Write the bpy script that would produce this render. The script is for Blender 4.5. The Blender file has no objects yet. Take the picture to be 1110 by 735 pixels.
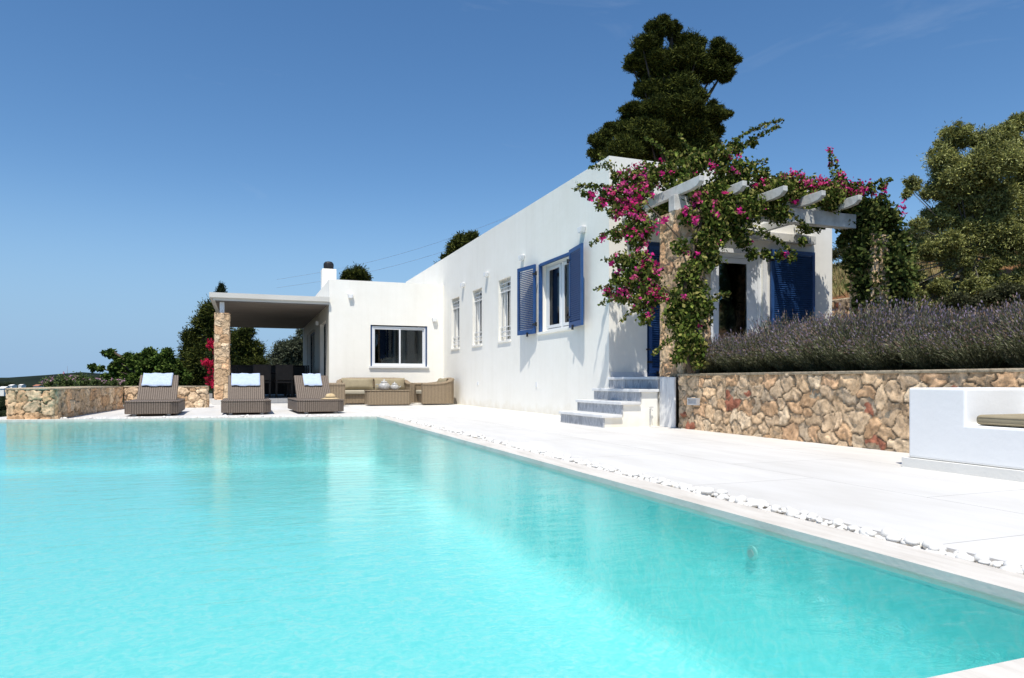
import bpy, math, random
import numpy as np
from mathutils import Vector, Matrix
random.seed(5)
rng = np.random.default_rng(11)
sc = bpy.context.scene
COL = sc.collection
R = math.radians

# ---------------------------------------------------------------- camera frame (world X = along the end wall, Y = along the long wall)
CH = 0.62
TH = R(20.754)
cT, sT = math.cos(TH), math.sin(TH)
FPX = 760.0
def at(px, py, F):
    """point seen at photo pixel (px,py) standing F metres deep"""
    r = (px - 555) / FPX * F
    return Vector((r*cT + F*sT, -r*sT + F*cT, CH + (413 - py) / FPX * F))

# ---------------------------------------------------------------- materials
def newmat(name):
    m = bpy.data.materials.new(name); m.use_nodes = True
    nt = m.node_tree; nt.nodes.clear()
    return m, nt, nt.nodes, nt.links
def nd(nt, t, **kw):
    n = nt.nodes.new(t)
    for k, v in kw.items():
        if k.startswith('i_'): n.inputs[k[2:].replace('_', ' ')].default_value = v
        else: setattr(n, k, v)
    return n
def ramp(nt, stops, fac):
    r = nt.nodes.new('ShaderNodeValToRGB')
    e = r.color_ramp.elements
    while len(e) < len(stops): e.new(0.5)
    for i, (p, c) in enumerate(stops):
        e[i].position = p; e[i].color = (c[0], c[1], c[2], 1)
    nt.links.new(fac, r.inputs[0]); return r
def noisy(name, c1, c2, scale=6, rough=0.7, bump=0.1, bscale=60, spec=0.3, stretch=None, c3=None, detail=8, dist=0.01):
    m, nt, N, L = newmat(name)
    out = N.new('ShaderNodeOutputMaterial'); b = N.new('ShaderNodeBsdfPrincipled')
    tc = N.new('ShaderNodeTexCoord'); mp = N.new('ShaderNodeMapping')
    if stretch: mp.inputs['Scale'].default_value = stretch
    L.new(tc.outputs['Object'], mp.inputs[0])
    n1 = nd(nt, 'ShaderNodeTexNoise', i_Scale=scale, i_Detail=detail, i_Roughness=0.62)
    L.new(mp.outputs[0], n1.inputs['Vector'])
    st = [(0.3, c1), (0.7, c2)] if c3 is None else [(0.28, c1), (0.5, c2), (0.72, c3)]
    r = ramp(nt, st, n1.outputs['Fac'])
    n2 = nd(nt, 'ShaderNodeTexNoise', i_Scale=bscale, i_Detail=6.0)
    L.new(mp.outputs[0], n2.inputs['Vector'])
    bp = nd(nt, 'ShaderNodeBump', i_Strength=bump, i_Distance=dist)
    L.new(n2.outputs['Fac'], bp.inputs['Height'])
    b.inputs['Roughness'].default_value = rough
    b.inputs['Specular IOR Level'].default_value = spec
    L.new(r.outputs[0], b.inputs['Base Color']); L.new(bp.outputs[0], b.inputs['Normal'])
    L.new(b.outputs[0], out.inputs[0])
    return m
M = {}
M['plaster'] = noisy('plaster', (.87,.835,.755), (.93,.90,.83), 1.6, .85, .25, 45, .2, dist=.006)
M['plaster_bench'] = noisy('plaster_bench', (.80,.80,.79), (.85,.85,.84), 2.5, .8, .25, 30, .2, dist=.006)
def plaster_mat():
    m, nt, N, L = newmat('limewashed_plaster')
    out = N.new('ShaderNodeOutputMaterial'); b = N.new('ShaderNodeBsdfPrincipled'); g = N.new('ShaderNodeNewGeometry')
    sp = N.new('ShaderNodeSeparateXYZ'); L.new(g.outputs['Position'], sp.inputs[0])
    def mul(a, c):
        x = nd(nt, 'ShaderNodeMix', data_type='RGBA', blend_type='MULTIPLY'); x.inputs[0].default_value = 1
        L.new(a, x.inputs[6]); L.new(c, x.inputs[7]); return x.outputs[2]
    n1 = nd(nt, 'ShaderNodeTexNoise', i_Scale=1.3, i_Detail=9.0, i_Roughness=.65); L.new(g.outputs['Position'], n1.inputs['Vector'])
    c1 = ramp(nt, [(.3, (.885,.85,.765)), (.7, (.935,.905,.83))], n1.outputs['Fac'])
    mp = N.new('ShaderNodeMapping'); mp.inputs['Scale'].default_value = (5,5,.28); L.new(g.outputs['Position'], mp.inputs[0])
    n2 = nd(nt, 'ShaderNodeTexNoise', i_Scale=1.5, i_Detail=7.0, i_Roughness=.6); L.new(mp.outputs[0], n2.inputs['Vector'])
    c2 = ramp(nt, [(.30, (.968,.965,.96)), (.52, (1,1,1))], n2.outputs['Fac'])
    n3 = nd(nt, 'ShaderNodeTexNoise', i_Scale=4.0, i_Detail=6.0); L.new(g.outputs['Position'], n3.inputs['Vector'])
    ad = N.new('ShaderNodeMath'); ad.operation = 'MULTIPLY_ADD'; ad.inputs[1].default_value = .5; L.new(n3.outputs['Fac'], ad.inputs[0])
    mr = N.new('ShaderNodeMath'); mr.operation = 'ABSOLUTE'; L.new(sp.outputs[2], mr.inputs[0]); L.new(mr.outputs[0], ad.inputs[2])
    c3 = ramp(nt, [(.20, (.88,.85,.79)), (.42, (1,1,1))], ad.outputs[0])
    col = mul(mul(c1.outputs[0], c2.outputs[0]), c3.outputs[0])
    n4 = nd(nt, 'ShaderNodeTexNoise', i_Scale=6.0, i_Detail=8.0, i_Roughness=.6); L.new(g.outputs['Position'], n4.inputs['Vector'])
    bp = nd(nt, 'ShaderNodeBump', i_Strength=.35, i_Distance=.012); L.new(n4.outputs['Fac'], bp.inputs['Height'])
    b.inputs['Roughness'].default_value = .88; b.inputs['Specular IOR Level'].default_value = .15
    L.new(col, b.inputs['Base Color']); L.new(bp.outputs[0], b.inputs['Normal']); L.new(b.outputs[0], out.inputs[0]); return m
M['plaster'] = plaster_mat()
M['base_grey'] = noisy('base_grey', (.72,.70,.65), (.78,.76,.71), 4, .8, .2, 50, .2)
M['coping'] = noisy('coping_marble', (.56,.51,.44), (.70,.65,.58), 3, .45, .15, 60, .4, stretch=(5,.7,1), c3=(.76,.72,.65))
M['white_paint'] = noisy('white_paint', (.72,.72,.71), (.80,.80,.79), 4, .45, .03, 80, .4)
M['pvc'] = noisy('white_frame_paint', (.74,.75,.76), (.80,.81,.82), 3, .35, .02, 90, .5)
M['blue'] = noisy('blue_paint', (.017,.060,.185), (.026,.085,.24), 9, .45, .08, 70, .4)
M['black_iron'] = noisy('black_iron', (.012,.012,.013), (.03,.03,.032), 20, .5, .1, 90)
M['canopy'] = noisy('canopy_paint', (.62,.60,.55), (.68,.66,.61), 2, .7, .05, 40, .2)
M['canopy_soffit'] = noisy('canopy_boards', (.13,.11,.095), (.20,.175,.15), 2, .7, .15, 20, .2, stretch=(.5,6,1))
M['timber'] = noisy('weathered_white_timber', (.42,.41,.38), (.62,.61,.57), 5, .75, .35, 30, .2, stretch=(1,1,1), c3=(.68,.67,.64))
M['marble_tread'] = noisy('white_marble', (.66,.66,.65), (.80,.80,.79), 4, .4, .03, 40, .4, stretch=(1,2,1))
M['marble_panel'] = noisy('veined_white_marble', (.40,.41,.43), (.72,.72,.72), 3.2, .5, .03, 40, .4, stretch=(1,5,.7), c3=(.80,.80,.79))
M['dark_int'] = noisy('dark_interior', (.03,.028,.026), (.05,.047,.043), 3, .9, .05, 20, .1)
M['int_wall'] = noisy('interior_wall', (.28,.27,.26), (.33,.32,.30), 3, .9, .05, 20, .1)
M['cushion'] = noisy('tan_canvas', (.30,.25,.165), (.37,.31,.205), 8, .95, .3, 220, .1)
M['cushion_light'] = noisy('pale_canvas', (.40,.36,.27), (.47,.42,.32), 8, .95, .3, 220, .1)
M['towel'] = noisy('blue_towel', (.47,.56,.73), (.57,.65,.80), 14, .95, .8, 260, .05, dist=.01)
M['straw'] = noisy('straw', (.55,.40,.22), (.70,.54,.32), 30, .85, .6, 150, .1)
M['pebble'] = noisy('white_pebble', (.70,.67,.61), (.84,.82,.78), 14, .6, .1, 120, .3)
M['gutter'] = noisy('gutter_concrete', (.60,.56,.50), (.70,.66,.60), 8, .85, .3, 60, .2)
M['bark'] = noisy('bark', (.06,.045,.032), (.13,.10,.075), 12, .9, .8, 40, .1, stretch=(1,1,.25), dist=.03)
M['bark_grey'] = noisy('olive_bark', (.09,.08,.065), (.17,.15,.12), 12, .9, .8, 40, .1, stretch=(1,1,.25), dist=.03)
M['dark_wood'] = noisy('dark_wood', (.015,.011,.008), (.03,.022,.016), 8, .5, .1, 60, .3)
M['soil'] = noisy('soil', (.09,.06,.04), (.17,.12,.08), 5, .95, .6, 20, .1, dist=.03)
M['steel'] = noisy('brushed_steel', (.38,.38,.38), (.48,.48,.48), 20, .35, .05, 100, .5)
M['porcelain'] = noisy('grey_glazed_pot', (.30,.29,.27), (.52,.50,.47), 25, .3, .1, 60, .5)
M['sea'] = noisy('sea_water', (.05,.12,.20), (.06,.14,.23), .002, .3, .0, 1, .5)
M['cable'] = noisy('cable', (.55,.60,.66), (.60,.65,.70), 2, .6, .0, 10)
M['red_roof'] = noisy('roof_tile', (.30,.12,.07), (.40,.18,.11), 2, .8, .1, 10)

# grey marble risers with curved veins
def marble_riser():
    m, nt, N, L = newmat('grey_veined_marble')
    out = N.new('ShaderNodeOutputMaterial'); b = N.new('ShaderNodeBsdfPrincipled')
    tc = N.new('ShaderNodeTexCoord')
    mp = N.new('ShaderNodeMapping'); mp.inputs['Scale'].default_value = (1,1.6,.5); mp.inputs['Rotation'].default_value = (R(18),0,0); L.new(tc.outputs['Object'], mp.inputs[0])
    w = nd(nt, 'ShaderNodeTexNoise', i_Scale=5.5, i_Detail=8.0, i_Roughness=.65, i_Distortion=1.6)
    L.new(mp.outputs[0], w.inputs['Vector'])
    r = ramp(nt, [(.3, (.20,.215,.24)), (.48, (.34,.355,.38)), (.53, (.52,.53,.55)), (.58,(.33,.345,.37)), (.75, (.45,.46,.48))], w.outputs['Fac'])
    L.new(r.outputs[0], b.inputs['Base Color']); b.inputs['Roughness'].default_value = .45
    L.new(b.outputs[0], out.inputs[0]); return m
M['riser'] = marble_riser()

# deck: very pale large slabs with faint tone changes and thin joints
def deck_mat():
    m, nt, N, L = newmat('pale_deck_slabs')
    out = N.new('ShaderNodeOutputMaterial'); b = N.new('ShaderNodeBsdfPrincipled')
    tc = N.new('ShaderNodeTexCoord'); mp = N.new('ShaderNodeMapping')
    mp.inputs['Rotation'].default_value = (0, 0, R(90))
    mp.inputs['Location'].default_value = (.31, 3.33, 0)
    L.new(tc.outputs['Object'], mp.inputs[0])
    br = nd(nt, 'ShaderNodeTexBrick', i_Scale=1.0, i_Mortar_Size=.003)
    br.inputs['Brick Width'].default_value = 1.6; br.inputs['Row Height'].default_value = 1.12
    br.inputs['Color1'].default_value = (.68,.66,.625,1); br.inputs['Color2'].default_value = (.72,.70,.665,1)
    br.inputs['Mortar'].default_value = (.33,.31,.28,1)
    br.inputs['Mortar Smooth'].default_value = .3
    L.new(mp.outputs[0], br.inputs['Vector'])
    mp2 = N.new('ShaderNodeMapping'); mp2.inputs['Scale'].default_value = (2.2, .5, 1)
    L.new(tc.outputs['Object'], mp2.inputs[0])
    n = nd(nt, 'ShaderNodeTexNoise', i_Scale=1.7, i_Detail=9.0, i_Roughness=.65); L.new(mp2.outputs[0], n.inputs['Vector'])
    r = ramp(nt, [(.3, (.86,.85,.83)), (.65, (1,1,1))], n.outputs['Fac'])
    mx = nd(nt, 'ShaderNodeMix', data_type='RGBA', blend_type='MULTIPLY'); mx.inputs[0].default_value = 1
    L.new(br.outputs['Color'], mx.inputs[6]); L.new(r.outputs[0], mx.inputs[7])
    n2 = nd(nt, 'ShaderNodeTexNoise', i_Scale=70, i_Detail=4.0); L.new(tc.outputs['Object'], n2.inputs['Vector'])
    bp = nd(nt, 'ShaderNodeBump', i_Strength=.15, i_Distance=.004); L.new(n2.outputs['Fac'], bp.inputs['Height'])
    b.inputs['Roughness'].default_value = .6
    L.new(mx.outputs[2], b.inputs['Base Color']); L.new(bp.outputs[0], b.inputs['Normal']); L.new(b.outputs[0], out.inputs[0])
    return m
M['deck'] = deck_mat()
M['porch_wall_shade'] = noisy('shaded_porch_plaster', (.42,.38,.31), (.48,.44,.37), 2, .85, .2, 40, .2)  # darker copy of the plaster, porch shade put into its colour
M['porch_floor_shade'] = noisy('shaded_porch_floor', (.22,.20,.18), (.30,.28,.25), 3, .6, .1, 40, .3)  # dark floor colour under the canopy, shade painted in

def stone_mat():
    m, nt, N, L = newmat('rubble_stone')
    out = N.new('ShaderNodeOutputMaterial'); b = N.new('ShaderNodeBsdfPrincipled')
    a = N.new('ShaderNodeVertexColor'); a.layer_name = 'Col'
    tc = N.new('ShaderNodeTexCoord')
    n = nd(nt, 'ShaderNodeTexNoise', i_Scale=17, i_Detail=10.0, i_Roughness=.7); L.new(tc.outputs['Object'], n.inputs['Vector'])
    r = ramp(nt, [(.3, (.52,.48,.43)), (.5, (1.0,.98,.93)), (.68, (1.28,1.27,1.22))], n.outputs['Fac'])
    mx = nd(nt, 'ShaderNodeMix', data_type='RGBA', blend_type='MULTIPLY'); mx.inputs[0].default_value = 1
    L.new(a.outputs['Color'], mx.inputs[6]); L.new(r.outputs[0], mx.inputs[7])
    n2 = nd(nt, 'ShaderNodeTexNoise', i_Scale=45, i_Detail=9.0, i_Roughness=.75); L.new(tc.outputs['Object'], n2.inputs['Vector'])
    bp = nd(nt, 'ShaderNodeBump', i_Strength=.9, i_Distance=.02); L.new(n2.outputs['Fac'], bp.inputs['Height'])
    b.inputs['Roughness'].default_value = .92; b.inputs['Specular IOR Level'].default_value = .15
    L.new(mx.outputs[2], b.inputs['Base Color']); L.new(bp.outputs[0], b.inputs['Normal']); L.new(b.outputs[0], out.inputs[0])
    return m
M['stone'] = stone_mat()

def leaf_mat(name, tr=.25, rough=.5):
    m, nt, N, L = newmat(name)
    out = N.new('ShaderNodeOutputMaterial'); d = N.new('ShaderNodeBsdfPrincipled'); t = N.new('ShaderNodeBsdfTranslucent')
    a = N.new('ShaderNodeVertexColor'); a.layer_name = 'Col'
    d.inputs['Roughness'].default_value = rough; d.inputs['Specular IOR Level'].default_value = .06
    mx = N.new('ShaderNodeMixShader'); mx.inputs[0].default_value = tr
    L.new(a.outputs['Color'], d.inputs['Base Color']); L.new(a.outputs['Color'], t.inputs['Color'])
    L.new(d.outputs[0], mx.inputs[1]); L.new(t.outputs[0], mx.inputs[2]); L.new(mx.outputs[0], out.inputs[0])
    return m
M['leaf'] = leaf_mat('foliage', .16, .7); M['needle'] = leaf_mat('pine_needles', .1, .6); M['petal'] = leaf_mat('petals', .4, .6)

def wicker_mat(name, c1, c2):
    m, nt, N, L = newmat(name)
    out = N.new('ShaderNodeOutputMaterial'); b = N.new('ShaderNodeBsdfPrincipled')
    tc = N.new('ShaderNodeTexCoord'); sp = N.new('ShaderNodeSeparateXYZ'); L.new(tc.outputs['Object'], sp.inputs[0])
    def mt(op, a, bb=None):
        n = N.new('ShaderNodeMath'); n.operation = op
        for i, v in enumerate((a, bb)):
            if v is None: continue
            if isinstance(v, (int, float)): n.inputs[i].default_value = v
            else: L.new(v, n.inputs[i])
        return n.outputs[0]
    sn = N.new('ShaderNodeSeparateXYZ'); tn = N.new('ShaderNodeTexCoord'); L.new(tn.outputs['Normal'], sn.inputs[0])
    side = mt('GREATER_THAN', mt('ABSOLUTE', sn.outputs[0]), .6)
    u = mt('MULTIPLY', mt('ADD', mt('MULTIPLY', sp.outputs[0], mt('SUBTRACT', 1.0, side)), mt('MULTIPLY', sp.outputs[1], side)), 84.0)
    v = mt('MULTIPLY', mt('ADD', sp.outputs[2], mt('MULTIPLY', sp.outputs[1], .3)), 200.0)
    su = mt('SINE', u); sv = mt('SINE', mt('ADD', v, mt('MULTIPLY', mt('SIGN', su), 1.57)))
    h = mt('ADD', mt('MULTIPLY', mt('ABSOLUTE', su), .65), mt('MULTIPLY', mt('ABSOLUTE', sv), .35))
    n = nd(nt, 'ShaderNodeTexNoise', i_Scale=35, i_Detail=4.0); L.new(tc.outputs['Object'], n.inputs['Vector'])
    hh = mt('ADD', mt('MULTIPLY', h, .75), mt('MULTIPLY', n.outputs['Fac'], .35))
    r = ramp(nt, [(.15, tuple(x*.35 for x in c1)), (.5, c1), (.9, c2)], hh)
    bp = nd(nt, 'ShaderNodeBump', i_Strength=.8, i_Distance=.006); L.new(h, bp.inputs['Height'])
    b.inputs['Roughness'].default_value = .6; b.inputs['Specular IOR Level'].default_value = .25
    L.new(r.outputs[0], b.inputs['Base Color']); L.new(bp.outputs[0], b.inputs['Normal']); L.new(b.outputs[0], out.inputs[0])
    return m
M['wicker'] = wicker_mat('grey_brown_wicker', (.105,.080,.062), (.24,.19,.15))
M['wicker_tan'] = wicker_mat('tan_wicker', (.19,.14,.09), (.36,.275,.18))

def glass_mat():
    m, nt, N, L = newmat('window_glass')
    out = N.new('ShaderNodeOutputMaterial'); g = N.new('ShaderNodeBsdfGlossy'); t = N.new('ShaderNodeBsdfTransparent')
    g.inputs['Roughness'].default_value = .01; t.inputs['Color'].default_value = (.62,.70,.72,1)
    f = nd(nt, 'ShaderNodeFresnel', i_IOR=1.6); mx = N.new('ShaderNodeMixShader')
    L.new(f.outputs[0], mx.inputs[0]); L.new(t.outputs[0], mx.inputs[1]); L.new(g.outputs[0], mx.inputs[2]); L.new(mx.outputs[0], out.inputs[0])
    return m
M['glass'] = glass_mat()

def water_mat():
    m, nt, N, L = newmat('pool_water')
    out = N.new('ShaderNodeOutputMaterial')
    tc = N.new('ShaderNodeTexCoord')
    mp = N.new('ShaderNodeMapping'); mp.inputs['Rotation'].default_value = (0,0,R(25)); mp.inputs['Scale'].default_value = (.7, 1.5, 1)
    L.new(tc.outputs['Object'], mp.inputs[0])
    n1 = nd(nt, 'ShaderNodeTexNoise', i_Scale=8.5, i_Detail=5.0, i_Roughness=.62, i_Distortion=.8); L.new(mp.outputs[0], n1.inputs['Vector'])
    n2 = nd(nt, 'ShaderNodeTexNoise', i_Scale=1.6, i_Detail=2.0); L.new(mp.outputs[0], n2.inputs['Vector'])
    ad = N.new('ShaderNodeMath'); ad.operation = 'MULTIPLY_ADD'; ad.inputs[1].default_value = 1.6
    L.new(n2.outputs['Fac'], ad.inputs[0]); L.new(n1.outputs['Fac'], ad.inputs[2])
    bp = nd(nt, 'ShaderNodeBump', i_Strength=1.0, i_Distance=.0030); L.new(ad.outputs[0], bp.inputs['Height'])
    g = N.new('ShaderNodeBsdfGlossy'); g.inputs['Roughness'].default_value = .03
    rf = N.new('ShaderNodeBsdfRefraction'); rf.inputs['IOR'].default_value = 1.33; rf.inputs['Roughness'].default_value = .0
    rf.inputs['Color'].default_value = (.97,1,1,1)
    tp = N.new('ShaderNodeBsdfTransparent'); tp.inputs['Color'].default_value = (.97,1,1,1)
    bp2 = nd(nt, 'ShaderNodeBump', i_Strength=1.0, i_Distance=.032); L.new(ad.outputs[0], bp2.inputs['Height'])
    fr = nd(nt, 'ShaderNodeFresnel', i_IOR=1.33)
    for x in (g, fr): L.new(bp.outputs[0], x.inputs['Normal'])
    L.new(bp2.outputs[0], rf.inputs['Normal'])
    m1 = N.new('ShaderNodeMixShader'); m1.inputs[0].default_value = .33
    L.new(tp.outputs[0], m1.inputs[1]); L.new(rf.outputs[0], m1.inputs[2])
    m2 = N.new('ShaderNodeMixShader'); L.new(fr.outputs[0], m2.inputs[0]); L.new(m1.outputs[0], m2.inputs[1]); L.new(g.outputs[0], m2.inputs[2])
    L.new(m2.outputs[0], out.inputs[0]); return m
M['water'] = water_mat()

def caustic_lining_mat():
    m, nt, N, L = newmat('turquoise_lining_caustics')
    out = N.new('ShaderNodeOutputMaterial'); b = N.new('ShaderNodeBsdfPrincipled')
    tc = N.new('ShaderNodeTexCoord')
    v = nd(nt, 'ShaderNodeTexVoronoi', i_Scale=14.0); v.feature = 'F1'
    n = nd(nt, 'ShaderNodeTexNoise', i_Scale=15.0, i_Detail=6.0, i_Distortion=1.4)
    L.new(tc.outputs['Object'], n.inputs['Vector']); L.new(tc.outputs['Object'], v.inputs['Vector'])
    r = ramp(nt, [(.34, (.16,.92,.93)), (.5, (.26,.97,.97)), (.66, (.44,.99,.98))], n.outputs['Fac'])  # mottled tones painted into the lining as rippling caustic light
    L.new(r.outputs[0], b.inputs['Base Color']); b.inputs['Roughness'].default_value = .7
    L.new(b.outputs[0], out.inputs[0]); return m
M['pool'] = caustic_lining_mat()

def ground_mat():
    m, nt, N, L = newmat('hillside_ground')
    out = N.new('ShaderNodeOutputMaterial'); b = N.new('ShaderNodeBsdfPrincipled')
    a = N.new('ShaderNodeVertexColor'); a.layer_name = 'Col'
    tc = N.new('ShaderNodeTexCoord')
    n = nd(nt, 'ShaderNodeTexNoise', i_Scale=1.2, i_Detail=12.0, i_Roughness=.75); L.new(tc.outputs['Object'], n.inputs['Vector'])
    n3 = nd(nt, 'ShaderNodeTexNoise', i_Scale=.03, i_Detail=12.0, i_Roughness=.75); L.new(tc.outputs['Object'], n3.inputs['Vector'])
    r = ramp(nt, [(.36, (.45,.42,.38)), (.5, (1,.98,.95)), (.66, (1.45,1.4,1.3))], n.outputs['Fac'])
    r3 = ramp(nt, [(.4, (.55,.6,.55)), (.6, (1.25,1.25,1.2))], n3.outputs['Fac'])
    mx = nd(nt, 'ShaderNodeMix', data_type='RGBA', blend_type='MULTIPLY'); mx.inputs[0].default_value = 1
    mx2 = nd(nt, 'ShaderNodeMix', data_type='RGBA', blend_type='MULTIPLY'); mx2.inputs[0].default_value = 1
    L.new(a.outputs['Color'], mx.inputs[6]); L.new(r.outputs[0], mx.inputs[7])
    L.new(mx.outputs[2], mx2.inputs[6]); L.new(r3.outputs[0], mx2.inputs[7])
    b.inputs['Roughness'].default_value = .95; b.inputs['Specular IOR Level'].default_value = .1
    L.new(mx2.outputs[2], b.inputs['Base Color']); L.new(b.outputs[0], out.inputs[0]); return m
M['ground'] = ground_mat()

# ---------------------------------------------------------------- helpers
def tag(o, label=None, cat=None, group=None, kind=None):
    if label: o['label'] = label
    if cat: o['category'] = cat
    if group: o['group'] = group
    if kind: o['kind'] = kind
    return o
def empty(name, loc=(0,0,0), rz=0):
    o = bpy.data.objects.new(name, None); COL.objects.link(o); o.location = loc; o.rotation_euler = (0,0,rz); o.empty_display_size = .2
    return o
def copy_tree(o, parent=None):
    c = o.copy(); COL.objects.link(c); c.parent = parent
    for ch in list(o.children): copy_tree(ch, c)
    return c
class MB:
    def __init__(s): s.v = []; s.f = []; s.c = []; s.mi = []
    def add(s, vs, fs, col=None, mi=0):
        o = len(s.v); s.v += [tuple(v) for v in vs]; s.f += [tuple(i+o for i in f) for f in fs]
        s.c += [col or (1,1,1)]*len(vs) if not isinstance(col, list) else col
        s.mi += [mi]*len(fs); return s
    def box(s, x0, x1, y0, y1, z0, z1, mtx=None, mi=0):
        v = [Vector(p) for p in ((x0,y0,z0),(x1,y0,z0),(x1,y1,z0),(x0,y1,z0),(x0,y0,z1),(x1,y0,z1),(x1,y1,z1),(x0,y1,z1))]
        if mtx: v = [mtx @ p for p in v]
        return s.add(v, [(0,3,2,1),(4,5,6,7),(0,1,5,4),(1,2,6,5),(2,3,7,6),(3,0,4,7)], mi=mi)
    def prism(s, poly, z0, z1, mi=0):
        n = len(poly)
        v = [(x,y,z0) for x,y in poly] + [(x,y,z1) for x,y in poly]
        return s.add(v, [tuple(range(n-1,-1,-1)), tuple(range(n,2*n))] + [(i,(i+1)%n,n+(i+1)%n,n+i) for i in range(n)], mi=mi)
    def extr(s, poly, axis, a, b, mi=0):   # poly in the plane normal to axis ('x' -> (y,z), 'y' -> (x,z))
        n = len(poly)
        mk = (lambda p, t: (t, p[0], p[1])) if axis == 'x' else (lambda p, t: (p[0], t, p[1]))
        v = [mk(p, a) for p in poly] + [mk(p, b) for p in poly]
        return s.add(v, [tuple(range(n)), tuple(range(2*n-1, n-1, -1))] + [(i, n+i, n+(i+1)%n, (i+1)%n) for i in range(n)], mi=mi)
    def tube(s, pts, rad, seg=6, mi=0, col=None):
        pts = [Vector(p) for p in pts]; n = len(pts)
        rad = rad if isinstance(rad, (list, tuple)) else [rad]*n
        base = len(s.v); vs = []; fs = []
        for i, p in enumerate(pts):
            d = (pts[min(i+1,n-1)] - pts[max(i-1,0)]).normalized()
            u = d.cross(Vector((.31,.2,1))) if abs(d.z) < .9 else d.cross(Vector((1,.1,0)))
            u.normalize(); w = d.cross(u)
            for k in range(seg):
                a = 2*math.pi*k/seg; vs.append(p + (u*math.cos(a) + w*math.sin(a))*rad[i])
        for i in range(n-1):
            for k in range(seg): fs.append((i*seg+k, i*seg+(k+1)%seg, (i+1)*seg+(k+1)%seg, (i+1)*seg+k))
        fs.append(tuple(range(seg-1,-1,-1))); fs.append(tuple(range((n-1)*seg, n*seg)))
        return s.add(vs, fs, mi=mi, col=col)
    def lathe(s, prof, c, seg=20, mi=0):
        vs = []; fs = []; n = len(prof)
        for r, z in prof:
            for k in range(seg):
                a = 2*math.pi*k/seg; vs.append((c[0]+r*math.cos(a), c[1]+r*math.sin(a), c[2]+z))
        for i in range(n-1):
            for k in range(seg): fs.append((i*seg+k, i*seg+(k+1)%seg, (i+1)*seg+(k+1)%seg, (i+1)*seg+k))
        fs.append(tuple(range(seg-1,-1,-1))); fs.append(tuple(range((n-1)*seg, n*seg)))
        return s.add(vs, fs, mi=mi)
    def build(s, name, mat, parent=None, smooth=False, bevel=0, col=False, seg=2, sub=0):
        me = bpy.data.meshes.new(name); me.from_pydata(s.v, [], s.f)
        for m in (mat if isinstance(mat, (list, tuple)) else [mat]): me.materials.append(m)
        if any(s.mi): me.polygons.foreach_set('material_index', s.mi)
        if col:
            a = me.color_attributes.new('Col', 'FLOAT_COLOR', 'POINT')
            a.data.foreach_set('color', np.hstack([np.array(s.c, dtype=np.float32), np.ones((len(s.v),1), np.float32)]).ravel())
        if smooth: me.polygons.foreach_set('use_smooth', [True]*len(me.polygons))
        me.update()
        o = bpy.data.objects.new(name, me); COL.objects.link(o)
        if parent: o.parent = parent
        if bevel:
            b = o.modifiers.new('bevel', 'BEVEL'); b.width = bevel; b.segments = seg; b.limit_method = 'ANGLE'; b.angle_limit = R(35)
        if sub:
            b = o.modifiers.new('sub', 'SUBSURF'); b.levels = b.render_levels = sub
        return o
def np_mesh(name, V, Fq, C, mat, parent=None, smooth=False):
    """V (n,3), Fq (m,4) quads, C (n,3)"""
    me = bpy.data.meshes.new(name)
    me.vertices.add(len(V)); me.vertices.foreach_set('co', V.astype(np.float32).ravel())
    me.loops.add(Fq.size); me.loops.foreach_set('vertex_index', Fq.astype(np.int32).ravel())
    me.polygons.add(len(Fq)); me.polygons.foreach_set('loop_start', np.arange(0, Fq.size, 4, dtype=np.int32))
    me.update(calc_edges=True)
    if C is not None:
        a = me.color_attributes.new('Col', 'FLOAT_COLOR', 'POINT')
        a.data.foreach_set('color', np.hstack([C, np.ones((len(C),1))]).astype(np.float32).ravel())
    me.materials.append(mat)
    if smooth: me.polygons.foreach_set('use_smooth', np.ones(len(Fq), bool))
    me.validate()
    o = bpy.data.objects.new(name, me); COL.objects.link(o)
    if parent: o.parent = parent
    return o

def vnoise(x, y, seed=0):
    """smooth value noise on arrays"""
    g = np.random.default_rng(seed).random((64,64))
    xi = np.floor(x).astype(int); yi = np.floor(y).astype(int); fx = x-xi; fy = y-yi
    fx = fx*fx*(3-2*fx); fy = fy*fy*(3-2*fy)
    a = g[xi%64, yi%64]; b = g[(xi+1)%64, yi%64]; c = g[xi%64, (yi+1)%64]; d = g[(xi+1)%64, (yi+1)%64]
    return (a*(1-fx)+b*fx)*(1-fy) + (c*(1-fx)+d*fx)*fy

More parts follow.
